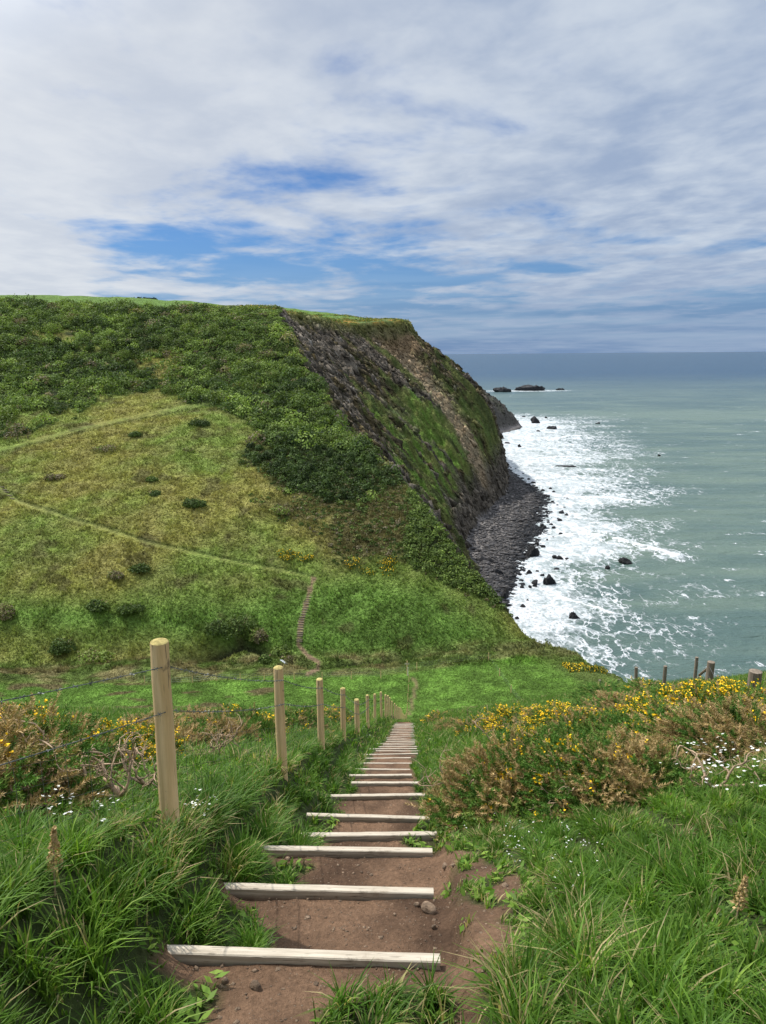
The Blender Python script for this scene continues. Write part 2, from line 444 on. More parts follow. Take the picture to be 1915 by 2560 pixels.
def mat_wood(name, base, dark, streak=(1, 1, .06), sc=30):
    m, t, b = mat(name); P = obj_co(t)
    g = t.noise(t.mapping(P, scale=streak), sc, 6, .65, .4)
    n = t.noise(P, 3.5, 4, .6)
    st = t.noise(P, 7, 5, .7)
    c = t.mix(t.ramp(g, .35, .68, 0, 1), (*dark, 1), (*base, 1))
    c = t.mix(t.ramp(n, .42, .75, 0, .5), c, tuple(v * .72 for v in base) + (1,))
    c = t.mix(t.ramp(st, .60, .72, 0, .65), c, (.10, .075, .05, 1))
    crk = t.noise(t.mapping(P, scale=streak), sc * 2.2, 3, .5, .2)
    c = t.mix(t.ramp(crk, .63, .68, 0, .8), c, (.06, .045, .03, 1))
    t.link(c, b.inputs['Base Color']); b.inputs['Roughness'].default_value = .75
    bump(t, b, t.math('ADD', g, t.math('MULTIPLY', st, .4)), .45, .006)
    return m, t, b
M_post, _t, _b = mat_wood('post_timber', (.82, .60, .33), (.58, .40, .19), (1, 1, .05), 26)
M_board, _t, _b = mat_wood('board_timber', (.55, .485, .385), (.37, .315, .24), (.05, 1, 1), 60)
_p = _t.node('ShaderNodeSeparateXYZ'); _t.link(obj_co(_t), _p.inputs[0])
_c0 = _b.inputs['Base Color'].links[0].from_socket
_dirt = _t.math('MULTIPLY', _t.ramp(_p.outputs[2], -.075, -.015, 1, 0), _t.ramp(_t.noise(obj_co(_t), 9, 5, .6), .3, .6, .55, 1))
_spl = _t.ramp(_t.noise(obj_co(_t), 5, 6, .7), .56, .70, 0, .5)
_t.link(_t.mix(_t.math('MAXIMUM', _dirt, _spl), _c0, (.15, .105, .07, 1)), _b.inputs['Base Color'])
M_oldpost, _t, _b = mat_wood('weathered_timber', (.27, .22, .165), (.14, .11, .08), (1, 1, .05), 26)
M_top = mat_simple('lichened_end_grain', (.40, .33, .13), .9, .1, 25, .4, .5, .005)

def mat_rock(name, c, sc):
    m, t, b = mat(name); P = pos(t)
    n1 = t.noise(P, sc, 6, .65); n2 = t.noise(t.mapping(P, scale=(1, 1, 3)), sc * 4, 5, .7)
    cc = t.mix(t.ramp(n1, .35, .7, 0, 1), tuple(v * .55 for v in c) + (1,), tuple(v * 1.5 for v in c) + (1,))
    t.link(cc, b.inputs['Base Color']); b.inputs['Roughness'].default_value = .8
    bump(t, b, t.math('ADD', n1, n2), .9, .6 / max(sc, .3))
    return m
M_wetrock = mat_rock('wet_black_rock', (.030, .031, .034), .35)
M_wetrock.node_tree.nodes['Principled BSDF'].inputs['Roughness'].default_value = .5
M_boulder = mat_rock('grey_beach_rock', (.125, .118, .116), .4)
M_stone = mat_rock('path_stone', (.30, .21, .14), 25)

# ------------------------------------------------------------------ ground near the camera
def near_cover(x, y):
    """bare earth amount of the near ground (0 turf .. 1 earth)"""
    xr = x - XC(y)
    n = fbm(x * 2.2, y * 2.2, 4, 81)
    lb = np.interp(y, [0, 2.6, 3.6, 5, 8, 14, 36], [-.52, -.50, -.50, -.34, -.46, -.44, -.40])
    rb = np.interp(y, [0, 2.2, 3.0, 4.2, 5.2, 6.2, 9, 14, 36], [.52, .62, .90, .92, .56, .46, .42, .42, .40])
    d = np.minimum(xr - lb, rb - xr) + .16 * n
    for k, (a, b) in enumerate(((-.98, .24), (-.95, .27), (-.90, .31))):
        rect = np.minimum(np.minimum(x - a, b - x), np.minimum(y - (BY[k] - .13), BY[k] + .05 - y))
        d = np.maximum(d, rect + .03)
    e = sstep(d, -.02, .06)
    e = e * (y < 36.2)
    wd = sstep(fbm(x * 3.4 + 5, y * 3.4, 4, 83), .06, .22) * sstep(xr, .58, .74) * (y < 6.5)
    e = e * (1 - wd)
    tufts = [(.02, 2.44, .26, .17), (.30, 2.10, .24, .20), (.28, 4.02, .13, .12), (.40, 5.35, .30, .22), (.20, 5.62, .2, .12), (.85, 3.35, .14, .12), (.78, 4.3, .16, .2), (-.62, 3.05, .12, .1)]
    for tx, ty, rx, ry in tufts:
        q = ((x - tx) / rx) ** 2 + ((y - ty) / ry) ** 2 + .6 * n
        e = e * sstep(q, .7, 1.15)
    return e

def mono(lst):
    return np.array(lst)
def spacing(segs):
    out = [segs[0][0]]
    for a, b, s0, s1 in segs:
        y = a
        while y < b - 1e-6:
            s = s0 + (s1 - s0) * (y - a) / (b - a); y += s; out.append(min(y, b))
    return np.array(out)

gx = np.concatenate([-spacing([(3, 9, .09, .25), (9, 60, .3, 2.5)])[::-1], spacing([(-2.95, 3.0, .045, .045)]), spacing([(3.09, 9, .09, .2), (9.2, 62, .3, 1.0)])])
gy = spacing([(-6, 1, .5, .1), (1, 9, .035, .05), (9, 16, .07, .1), (16, 37, .12, .2), (37, 62, .3, .8)])
GX, GY = np.meshgrid(gx, gy, indexing='ij')
GZ = H(GX, GY)
earth = near_cover(GX, GY)
mud = np.array([.190, .115, .070]); mud2 = np.array([.105, .063, .039]); turf = np.array([.050, .070, .020])
nn = sstep(fbm(GX * 1.7, GY * 1.7, 4, 90), -.3, .5)[..., None]
colg = (mud * (1 - nn) + mud2 * nn) * earth[..., None] + turf * (1 - earth[..., None])
o = np_mesh('ground', np.stack([GX, GY, GZ], -1).reshape(-1, 3), [grid_faces(*GX.shape)[:, ::-1]], M_ground, color=colg.reshape(-1, 3), smooth=True)
tag(o, kind='structure')

# ------------------------------------------------------------------ valley and headland with zones of plant cover
def poly_mask(px, py, pts, soft=6.0):
    """1 inside the outline (photo pixels), soft edge"""
    pts = np.array(pts, float); n = len(pts)
    inside = np.zeros(px.shape, bool); dmin = np.full(px.shape, 1e9)
    for i in range(n):
        x1, y1 = pts[i]; x2, y2 = pts[(i + 1) % n]
        c = ((y1 > py) != (y2 > py)) & (px < (x2 - x1) * (py - y1) / ((y2 - y1) if y2 != y1 else 1e-9) + x1)
        inside ^= c
        t = np.clip(((px - x1) * (x2 - x1) + (py - y1) * (y2 - y1)) / ((x2 - x1) ** 2 + (y2 - y1) ** 2 + 1e-9), 0, 1)
        dmin = np.minimum(dmin, np.hypot(px - x1 - t * (x2 - x1), py - y1 - t * (y2 - y1)))
    return sstep(np.where(inside, dmin, -dmin), -soft, soft)
def line_mask(px, py, pts, w, soft=2.0):
    dmin = np.full(px.shape, 1e9)
    for (x1, y1), (x2, y2) in zip(pts[:-1], pts[1:]):
        t = np.clip(((px - x1) * (x2 - x1) + (py - y1) * (y2 - y1)) / ((x2 - x1) ** 2 + (y2 - y1) ** 2 + 1e-9), 0, 1)
        dmin = np.minimum(dmin, np.hypot(px - x1 - t * (x2 - x1), py - y1 - t * (y2 - y1)))
    return 1 - sstep(dmin, w, w + soft)

SCRUB = [[(-400, 735), (0, 735), (560, 745), (700, 760), (735, 860), (810, 960), (830, 1020), (900, 1085), (985, 1170), (860, 1160), (760, 1120), (700, 1130), (640, 1120), (650, 1080), (560, 1020), (440, 985), (390, 975), (250, 985), (190, 1040), (60, 1085), (-400, 1150)]]
CLEAR = [[(60, 820), (160, 830), (240, 860), (330, 900), (400, 905), (440, 940), (400, 960), (330, 920), (260, 890), (170, 870), (80, 850)],
         [(330, 870), (450, 890), (440, 930), (350, 920)], [(-400, 1060), (0, 1040), (190, 1020), (180, 1060), (-400, 1130)]]
DARK = [[(610, 1150), (650, 1120), (760, 1105), (985, 1172), (1010, 1205), (880, 1262), (770, 1255), (690, 1205)]]
HEATH = [[(700, 1200), (985, 1190), (1030, 1260), (860, 1300), (760, 1290)], [(660, 1250), (760, 1260), (790, 1330), (700, 1300)], [(800, 1240), (1000, 1220), (1040, 1300), (1020, 1380), (860, 1400), (800, 1330)]]
RSCRUB = [[(1000, 1200), (1060, 1230), (1170, 1370), (1260, 1500), (1290, 1560), (1180, 1500), (1080, 1440), (1010, 1400), (1000, 1300)]]
LUSH = [[(700, 1480), (860, 1440), (1060, 1450), (1180, 1520), (1330, 1620), (1330, 1700), (760, 1700), (660, 1640), (500, 1600), (0, 1580), (-300, 1560), (-300, 1500), (0, 1500), (400, 1500)]]
UPATH = [(-40, 1140), (0, 1125), (210, 1070), (350, 1040), (530, 1006), (620, 985)]
LPATH = [(-30, 1200), (46, 1256), (210, 1308), (380, 1360), (555, 1400), (700, 1426), (785, 1445)]
STAIRPATH = [(785, 1445), (775, 1475), (768, 1500), (752, 1560), (746, 1615), (770, 1640), (798, 1656), (795, 1672), (768, 1685)]
FPATH = [(1022, 1800), (1031, 1750), (1040, 1712), (1034, 1696)]

fx_ = np.concatenate([-spacing([(30, 110, .6, 1.0), (110, 330, 1.0, 4)])[::-1], spacing([(-29.5, 45, .5, .45)]), spacing([(45.5, 110, .55, .8), (110.8, 175, 1, 2)])])
fy_ = spacing([(61, 88, .8, .5), (88, 150, .35, .5), (150, 300, .5, .7), (300, 500, .75, 1.2), (500, 1000, 1.5, 5)])
FX, FY = np.meshgrid(fx_, fy_, indexing='ij')
FZ = H(FX, FY)
def cover(X, Y, Z):
    """zone masks of the far land"""
    px, py, d = project(X, Y, Z)
    jit = 30 * fbm(X * .05, Y * .05, 5, 101); jit2 = 22 * fbm(X * .05 + 50, Y * .05, 5, 102)
    qx, qy = px + jit, py + jit2
    s = (X - ridge_x(Y)) / np.maximum(foot_x(Y) - ridge_x(Y), 3)
    cliff = sstep(s, -.01, .03) * (Y > 121)
    m = {}
    f = lambda L, soft=7: np.max([poly_mask(qx, qy, p, soft) for p in L], 0)
    m['scrub'] = f(SCRUB, 9) * (1 - f(CLEAR, 16) * sstep(fbm(X * .14, Y * .14, 3, 109), -.5, .0))
    m['lush'] = f(LUSH, 60)
    qx = px + 55 * fbm(X * .035, Y * .035, 5, 103); qy = py + 38 * fbm(X * .035 + 50, Y * .035, 5, 104)
    m['heath'] = f(HEATH, 34); m['rscrub'] = f(RSCRUB, 16) * (1 - m['scrub']); m['dark'] = f(DARK, 14)
    m['cliff'] = cliff; m['s'] = s; m['px'] = px; m['py'] = py
    return m
def zone_color(X, Y, Z):
    m = cover(X, Y, Z); px, py = m['px'], m['py']
    e = lambda v: v[..., None]
    c3 = lambda *v: np.array(v)
    n1 = e(sstep(fbm(X * .035, Y * .035, 4, 111), -.35, .35)); n2 = e(sstep(fbm(X * .16, Y * .16, 4, 112), -.3, .4)); n3 = e(sstep(fbm(X * .5, Y * .5, 3, 113), -.4, .4))
    taw = c3(.245, .240, .062) * (1 - n1) + c3(.175, .235, .052) * n1
    taw = taw * (1 - .32 * n2) + .32 * n2 * c3(.22, .175, .075)
    taw = taw * (.86 + .28 * n3)
    mixc = lambda a, b, k: a * (1 - k) + b * k
    col = taw
    col = mixc(col, (c3(.118, .205, .040) * (.78 + .4 * n2)), e(m['lush']))
    col = mixc(col, c3(.105, .095, .036) * (.7 + .6 * n3), e(m['heath']))
    col = mixc(col, c3(.030, .042, .015) + 0 * n1, e(np.maximum(np.maximum(m['scrub'], m['rscrub']), m['dark'])))
    # dark isolated patches
    spots = sstep(fbm(X * .12 + 9, Y * .12, 3, 121), .34, .50) * (Y > 118)
    col = mixc(col, c3(.09, .08, .035), e(.6 * spots))
    # valley floor: bright field, rough strip
    sh = 6.5 * sstep(X, -2, 26) - 3 * sstep(-X, 5, 60)
    ys = Y - sh * sstep(Y, 92, 104) * (1 - sstep(Y, 150, 220))
    fieldm = sstep(Y, 60, 62) * (1 - sstep(ys, 104.5, 105.3))
    col = mixc(col, (c3(.112, .205, .035) * (.8 + .4 * n2) * (.85 + .3 * n3)), e(fieldm))
    fp = sstep(fbm(X * .1, Y * .22, 3, 125), .22, .4) * fieldm * (X < -16)
    col = mixc(col, c3(.13, .11, .05), e(fp))
    rough = sstep(ys, 104.5, 105.5) * (1 - sstep(ys, 115, 119))
    rc = mixc(c3(.095, .140, .032), c3(.17, .150, .065), n2)
    col = mixc(col, rc * (.7 + .6 * n3), e(rough * np.where(X > 0, .75, 1)))
    gyy = 112.5 + 5 * sstep(-X, 13, 24) + 2 * np.sin(X * .2)
    g = np.exp(-((ys - gyy) / .9) ** 2) * sstep(X, -40, -24)
    col = mixc(col, c3(.03, .028, .022), e(np.clip(g, 0, 1)))
    # paths, green mown lines across the slope and trodden earth at the foot
    vis = Y > 90
    pn = .35 + .65 * sstep(fbm(X * .25, Y * .25, 3, 161), -.3, .3)
    wy = 2.5 * fbm(X * .12, Y * .12, 3, 163)
    col = mixc(col, c3(.17, .26, .055), e(line_mask(px, py + wy, UPATH, 1.0, 4) * .38 * vis * pn))
    col = mixc(col, c3(.27, .29, .085), e(line_mask(px, py + wy, LPATH, .8, 3.5) * .7 * vis * pn))
    col = mixc(col, c3(.05, .075, .02), e(line_mask(px, py + wy, [(a, b - 7) for a, b in LPATH], 1.5, 4) * .55 * vis))
    col = mixc(col, c3(.05, .075, .02), e(line_mask(px, py + wy, [(a, b + 7) for a, b in UPATH], 1.5, 4) * .45 * vis))
    col = mixc(col, c3(.21, .145, .09), e(line_mask(px, py, STAIRPATH, 3.5, 3) * vis))
    col = mixc(col, c3(.19, .14, .075), e(line_mask(px, py, FPATH, 2.5, 4) * vis * .85))
    # plateau fields
    plat = sstep(Y, 298, 306) * (1 - m['cliff'])
    edge = X - ridge_x(Y)
    pc = mixc(c3(.12, .20, .045), c3(.12, .165, .05), e(sstep(edge, -34, -12)))
    pc = mixc(pc, c3(.26, .16, .035), e(sstep(fbm(X * .09, Y * .09, 3, 131), -.05, .2) * sstep(edge, -34, -8)))
    col = mixc(col, pc, e(plat * sstep(edge, -260, -150 ) if False else plat))
    # sea cliff
    s = m['s']
    cyy = Y + .5 * X; rk = e(sstep(fbm(cyy * .20, Z * .26, 4, 143) + .3 * fbm(cyy * .7, Z * .7, 3, 142), -.4, .45))
    rock = mixc(c3(.050, .043, .034), c3(.155, .132, .105), rk)
    pale = sstep(fbm(X * .22 + 3, cyy * .30, 4, 144), .46, .56)
    rock = mixc(rock, c3(.34, .32, .29), e(pale * .6 * (s < .6)))
    brn = mixc(c3(.040, .036, .020), c3(.095, .075, .038), rk)
    veg = mixc(c3(.058, .078, .024), c3(.115, .135, .040), n2)
    vt = fbm(cyy * .05, X * .02 + 4, 5, 145) + .35 * fbm(X * .2, Y * .2, 4, 147) - .38 * (1 - sstep(s, .25, .55)) * (1 - sstep(Y, 420, 470))
    vegm = sstep(vt + .10, -.02, .16)
    cc = mixc(rock, brn, e(sstep(vt + .35, 0, .2)))
    cc = mixc(cc, veg, e(vegm * .9))
    lowgr = sstep(s + .12 * fbm(Y * .05, X * .05, 3, 148), .45, .6) * (1 - sstep(s, .84, .93)) * (1 - sstep(Y, 400, 440))
    cc = mixc(cc, mixc(c3(.115, .20, .034), c3(.14, .165, .045), n2), e(lowgr * sstep(fbm(Y * .09, X * .015, 3, 149), -.25, .05) * .92))
    foot = sstep(s, .88, .95)
    cc = mixc(cc, rock * .95, e(foot))
    slip = np.exp(-((Y - 432 + 1.1 * (X - 5)) / 12) ** 2) * sstep(s, .0, .06) * (1 - sstep(s, .84, .97))
    cc = mixc(cc, mixc(c3(.32, .24, .155), c3(.20, .165, .11), rk), e(np.clip(slip * 2.6, 0, 1) * .95))
    scar = np.exp(-((Y - 438) / 16) ** 2) * (1 - sstep(s, .12, .32)) * sstep(s, .04, .08)
    cc = mixc(cc, c3(.22, .155, .09), e(np.clip(scar * 1.3, 0, 1)))
    topg = (1 - sstep(s, .02, .10)) * (Y > 330)
    cc = mixc(cc, c3(.13, .13, .045), e(topg * .8))
    far = sstep(Y, 560, 640)
    cc = mixc(cc, mixc(c3(.075, .072, .066), c3(.085, .10, .045), n1 * e((s < .5) * 1.0)), e(far * .8))
    col = mixc(col, cc, e(m['cliff']))
    # boulder beach
    bch = (X > foot_x(Y) - 1) * (Y > 121) * (Z < SEA + 3.3)
    wx = water_x(Y); wet = sstep((X - foot_x(Y)) / np.maximum(wx - foot_x(Y), 2) + .2 * fbm(X * .1, Y * .1, 3, 151), .55, .85)
    col = mixc(col, mixc(mixc(c3(.14, .13, .125), c3(.22, .20, .185), n3), c3(.04, .040, .042) + 0 * n3, e(wet)), e(bch * 1.0))
    # broken edge of the near side above the sea
    dn = X - XE(Y)
    col = mixc(col, c3(.10, .075, .055) * (.7 + .6 * n3), e(sstep(dn, 3.0, 4.5) * (Y <= 121)))
    col = mixc(col, c3(.13, .145, .05), e(sstep(dn, -9, -3) * (1 - sstep(dn, 2, 4)) * (Y <= 121) * (Y > 80) * .6))
    return np.clip(col, 0.004, .9)
FC = zone_color(FX, FY, FZ)
keep = None
o = np_mesh('hillside', np.stack([FX, FY, FZ], -1).reshape(-1, 3), [grid_faces(*FX.shape)[:, ::-1]], M_far, color=FC.reshape(-1, 3), smooth=True)
tag(o, kind='structure')

# ------------------------------------------------------------------ sea
def mat_sea():
    m, t, b = mat('sea_water'); P = pos(t); a = attr(t)
    sep = t.node('ShaderNodeSeparateColor'); t.link(a.outputs['Color'], sep.inputs[0])
    foamd, lines = sep.outputs[0], sep.outputs[1]
    Pw = t.mapping(P, scale=(1, .55, 1), rot=(0, 0, R(-12)))
    warp = t.noise(P, .05, 3, .5)
    n1 = t.noise(Pw, .11, 7, .62, 1.2)
    n2 = t.noise(Pw, .5, 6, .65, .8)
    vo = t.node('ShaderNodeTexVoronoi'); vo.feature = 'DISTANCE_TO_EDGE'; vo.inputs['Scale'].default_value = .16
    wv = t.vmath('ADD', Pw, t.vmath('MULTIPLY', t.node('ShaderNodeTexNoise').outputs[1], (0, 0, 0)))
    nz = t.node('ShaderNodeTexNoise'); t.link(Pw, nz.inputs[0]); nz.inputs['Scale'].default_value = .22; nz.inputs['Detail'].default_value = 5
    wv = t.vmath('ADD', Pw, t.vmath('MULTIPLY', t.vmath('SUBTRACT', nz.outputs[1], (.5, .5, .5)), (16, 16, 16)))
    t.link(wv, vo.inputs['Vector'])
    web = t.ramp(vo.outputs['Distance'], .0, .11, 1, 0)
    f = t.math('ADD', foamd, t.math('MULTIPLY', t.math('SUBTRACT', n1, .5), 1.1))
    f = t.math('ADD', f, t.math('MULTIPLY', t.math('SUBTRACT', n2, .5), .75))
    f = t.math('ADD', f, t.math('MULTIPLY', web, t.math('MULTIPLY', t.math('ADD', foamd, .06), .75)))
    foam = t.ramp(f, .46, .80, 0, 1)
    foam = t.math('MULTIPLY', foam, t.ramp(t.noise(P, .9, 5, .7), .30, .55, .45, 1))
    foam = t.math('MAXIMUM', foam, lines)
    sp = t.node('ShaderNodeSeparateXYZ'); t.link(P, sp.inputs[0])
    dist = sp.outputs[1]
    deep = t.ramp(dist, 500, 3000, 0, 1)
    patches = t.noise(t.mapping(P, scale=(.6, 1.4, 1)), .004, 4, .6)
    patch2 = t.noise(t.mapping(P, scale=(.5, 1.3, 1)), .03, 5, .6)
    shallow = t.mix(t.ramp(t.math('ADD', t.math('MULTIPLY', patches, .6), t.math('MULTIPLY', patch2, .4)), .40, .60, 0, 1), (.068, .112, .100, 1), (.122, .170, .132, 1))
    wc = t.mix(deep, shallow, (.012, .050, .095, 1))
    churn = t.noise(t.mapping(P, scale=(1, .6, 1), rot=(0, 0, R(-12))), .22, 8, .72, .8)
    fc = t.mix(t.ramp(churn, .38, .58, 0, 1), (.36, .41, .42, 1), (.66, .68, .70, 1))
    col = t.mix(foam, wc, t.mix(lines, fc, (.72, .74, .75, 1)))
    t.link(col, b.inputs['Base Color'])
    t.link(t.ramp(foam, 0, 1, .30, .8), b.inputs['Roughness'])
    b.inputs['Specular IOR Level'].default_value = .32; b.inputs['IOR'].default_value = 1.33
    w1 = t.noise(t.mapping(P, scale=(.35, 1, 1), rot=(0, 0, R(14))), .16, 6, .62, .3)
    w2 = t.noise(t.mapping(P, scale=(.5, 1, 1), rot=(0, 0, R(-8))), .75, 5, .62, .2)
    h = t.math('ADD', t.math('MULTIPLY', w1, 2.2), t.math('ADD', t.math('MULTIPLY', w2, .55), t.math('MULTIPLY', foam, .25)))
    bump(t, b, h, .85, 1.5)
    return m
M_sea = mat_sea()
foam_out = curve([60, 120, 170, 200, 242, 275, 312, 345, 370, 400, 440, 500, 580, 660, 800, 917, 1100],
                 [52, 56, 60, 66, 78, 92, 116, 124, 112, 150, 158, 160, 185, 200, 226, 238, 150])
sx = np.concatenate([spacing([(-60, 20, 8, 4), (24, 200, .9, 1.1), (201, 500, 1.5, 6), (506, 3000, 10, 120), (3120, 60000, 300, 8000)])])
sx = np.concatenate([[-60000, -20000, -5000, -1500, -500, -200, -100], sx])
sy = np.concatenate([[-60000, -10000, -2000, -400, -100, 0], spacing([(30, 150, 5, 1.2), (151.5, 600, .9, 1.6), (602, 1100, 2, 4), (1105, 3000, 8, 60), (3100, 60000, 300, 8000)])])
SX, SY = np.meshgrid(sx, sy, indexing='ij')
inner = sstep(SX, 20, 60) * (1 - sstep(np.hypot(SX, SY), 1500, 4000))
swell = .55 * fbm(SX * .02 + SY * .01, SY * .05, 3, 201) + .22 * fbm(SX * .1, SY * .2, 3, 203)
fo = foam_out(np.clip(SY, 60, 1100)); ws = np.where(SY > 121, water_x(np.clip(SY, 118, 900)), XE(np.clip(SY, -12, 121)) + 14)
tt = (SX - ws) / np.maximum(fo - ws, 8)
base_f = np.where(tt < 1.0, .84 - .46 * np.clip(tt, 0, 1) ** 1.6, .48 * np.exp(-(tt - 1) * 2.0))
base_f = base_f * sstep(SY, 30, 110) * (1 - sstep(SY, 900, 1150)) + .03
web_near = np.exp(-((SY - 215) / 75) ** 2) * np.exp(-np.maximum(SX - 60, 0) / 70) * .47
base_f = np.maximum(base_f, web_near)
base_f += .22 * fbm(SX * .02, SY * .035, 4, 205) * (base_f > .08)
caps = np.maximum(sstep(fbm(SX * .03, SY * .07, 4, 207), .44, .58) * .42, sstep(fbm(SX * .11, SY * .22, 3, 208), .52, .70) * .50) * (np.hypot(SX, SY) < 1500)
# breaking wave crests, each a ridge of water with foam on it (polylines in plan)
crests = [([(78, 318), (90, 322), (102, 312), (111, 296), (116, 283)], 2.4, 1.0), ([(96, 402), (112, 408), (130, 400), (142, 393)], 2.4, .9),
          ([(100, 470), (120, 478), (140, 470)], 2.6, .9), ([(112, 560), (140, 572), (160, 562)], 3, 1.0), ([(165, 700), (185, 718), (202, 710)], 4, 1.1),
          ([(58, 238), (66, 228), (72, 220)], 1.6, .4), ([(140, 690), (165, 690), (185, 700)], 4, .8)]
def seg_d(X, Y, pts):
    dm = np.full(X.shape, 1e9)
    for (x1, y1), (x2, y2) in zip(pts[:-1], pts[1:]):
        t = np.clip(((X - x1) * (x2 - x1) + (Y - y1) * (y2 - y1)) / ((x2 - x1) ** 2 + (y2 - y1) ** 2), 0, 1)
        dm = np.minimum(dm, np.hypot(X - x1 - t * (x2 - x1), Y - y1 - t * (y2 - y1)))
    return dm
ln = np.zeros(SX.shape); wave = np.zeros(SX.shape)
jx = 2.5 * fbm(SX * .08, SY * .08, 3, 209)
for pts, w, hgt in crests:
    d = seg_d(SX + jx, SY + jx, pts)
    g = np.exp(-(d / w) ** 2); wave += g * hgt; ln = np.maximum(ln, sstep(g - .1 + .5 * fbm(SX * .25, SY * .25, 3, 211), .45, .8)); base_f = np.maximum(base_f, .62 * np.exp(-(d / (w * 4.5)) ** 2))
# white water round the far reef
rf = np.exp(-((SX - 300) / 120) ** 2 - ((SY - 1600) / 40) ** 2)
base_f = np.maximum(base_f, rf * .85)
base_f = np.maximum(base_f, caps)
SZ = SEA + inner * swell + wave
scol = np.stack([np.clip(base_f, 0, 1.2), ln * .9, 0 * ln], -1)
o = np_mesh('sea', np.stack([SX, SY, SZ], -1).reshape(-1, 3), [grid_faces(*SX.shape)[:, ::-1]], M_sea, color=scol.reshape(-1, 3), smooth=True)
tag(o, kind='structure')

# ------------------------------------------------------------------ shape helpers
class MB:
    """collects polygons of one mesh object"""
    def __init__(s): s.v = []; s.f = []; s.m = []
    def add(s, V, F, mi=0):
        o = len(s.v); s.v.extend([tuple(map(float, p)) for p in V]); s.f.extend([tuple(i + o for i in f) for f in F]); s.m.extend([mi] * len(F))
    def tube(s, pts, rad, n=6, cap=True, mi=0):
        pts = [Vector(p) for p in pts]; rings = []
        if not hasattr(rad, '__len__'): rad = [rad] * len(pts)
        for i, p in enumerate(pts):
            d = (pts[min(i + 1, len(pts) - 1)] - pts[max(i - 1, 0)]).normalized()
            a = d.orthogonal().normalized() if i == 0 else (a - d * a.dot(d)).normalized()
            b = d.cross(a)
            rings.append([p + (a * math.cos(2 * math.pi * k / n) + b * math.sin(2 * math.pi * k / n)) * rad[i] for k in range(n)])
        V = [q for r in rings for q in r]; F = []
        for i in range(len(pts) - 1):
            for k in range(n):
                F.append((i * n + k, i * n + (k + 1) % n, (i + 1) * n + (k + 1) % n, (i + 1) * n + k))
        if cap: F.append(tuple(range(n))[::-1]); F.append(tuple((len(pts) - 1) * n + k for k in range(n)))
        s.add(V, F, mi)
    def build(s, name, mats, parent=None, smooth=False):
        me = bpy.data.meshes.new(name); me.from_pydata(s.v, [], s.f)
        for m in (mats if isinstance(mats, (list, tuple)) else [mats]): me.materials.append(m)
        me.polygons.foreach_set('material_index', s.m)
        if smooth: me.polygons.foreach_set('use_smooth', [True] * len(s.f))
        me.update()
        o = bpy.data.objects.new(name, me); C.objects.link(o)
        if parent: o.parent = parent
        return o

# ------------------------------------------------------------------ timber step boards
rnd = random.Random(5)
def board_mesh(L, T, Hh, seed):
    """sawn board: length along x, origin at the middle of its top"""
    r = random.Random(seed); mb = MB(); n = 14; b = .005
    prof = [(-T/2 + b, 0), (T/2 - b, 0), (T/2, -b), (T/2, -Hh), (-T/2, -Hh), (-T/2, -b)]
    V = []; F = []; k = len(prof)
    wob = [r.uniform(-.0012, .0012) for _ in range(n + 1)]; wz = [r.uniform(-.0012, .0012) for _ in range(n + 1)]
    for i in range(n + 1):
        x = -L/2 + L * i / n
        for (y, z) in prof: V.append((x, y + wob[i] * .7, z + wz[i]))
    for i in range(n):
        for j in range(k): F.append((i*k + j, i*k + (j+1) % k, (i+1)*k + (j+1) % k, (i+1)*k + j)[::-1])
    F.append(tuple(range(k))); F.append(tuple(n*k + j for j in range(k))[::-1])
    mb.add(V, F); return mb
board_px = [(399, 1091), (532, 1076), (617, 1074), (700, 1075), (760, 1068), (821, 1061), (872, 1042), (868, 1024), (880, 1020), (885, 1024), (880, 1022), (873, 1040)]
board_lab = ['nearest pale timber step board, long, with grass drooping over its right half',
             'second timber step board up the picture from the camera, bare earth on both sides',
             'third timber step board, its left end reaching into grass beside a brown stone',
             'fourth timber step board, mostly hidden by grass tufts at its right end',
             'fifth timber step board with its left end lost in grass, above a short earth tread',
             'sixth timber step board, last wide one before the boards crowd together',
             'seventh timber step board from the camera, narrower, below a deep brown tread',
             'eighth timber step board from the camera, where the boards begin to crowd']
ORD = 'first second third fourth fifth sixth seventh eighth ninth tenth eleventh twelfth thirteenth fourteenth fifteenth sixteenth seventeenth eighteenth nineteenth twentieth twenty-first twenty-second twenty-third twenty-fourth twenty-fifth twenty-sixth twenty-seventh twenty-eighth twenty-ninth thirtieth thirty-first'.split()
for i, y in enumerate(BY):
    z = BZ[i] + (.008 if i < 8 else .004)
    if i < len(board_px):
        d = y * math.cos(PITCH) - z * math.sin(PITCH)
        xl, xr = [(p - 957.5) / FPX * d for p in board_px[i]]
        if i == 3: xl, xr = -.72, .42
    else:
        w = rnd.uniform(.86, 1.02); xc = float(XC(y)) + .05 + rnd.uniform(-.04, .04); xl, xr = xc - w / 2, xc + w / 2
        if i in (13, 16): xl -= .25
    L = xr - xl
    rot = (R(-2.6), R(-2.2), R(-1.6))[i] if i < 3 else R(rnd.uniform(-2.5, 1.5))
    b = board_mesh(L, .052 if i < 8 else .034, .17, i).build('timber_step', M_board)
    b.location = ((xl + xr) / 2, y, z); b.rotation_euler = (R(rnd.uniform(-3, 3)), R(.35 if i < 3 else rnd.uniform(-.6, .8)), rot)
    tag(b, board_lab[i] if i < 8 else (ORD[i] + ' timber step board down the slope, counted from the camera' if i < 30 else 'one of the farthest timber step boards, at the brow where the steps drop from view'), 'step board', 'timber boards edging the steps of the path')
    if i < 6:
        for sx_ in ((.5 * L - .055,) if i else (.5 * L - .06,)):
            mb = MB(); mb.tube([(sx_, -.062, -.35), (sx_, -.060, -.06), (sx_, -.06, -.05)], [.028, .027, .020], 8)
            mb.build('peg', M_oldpost, b)

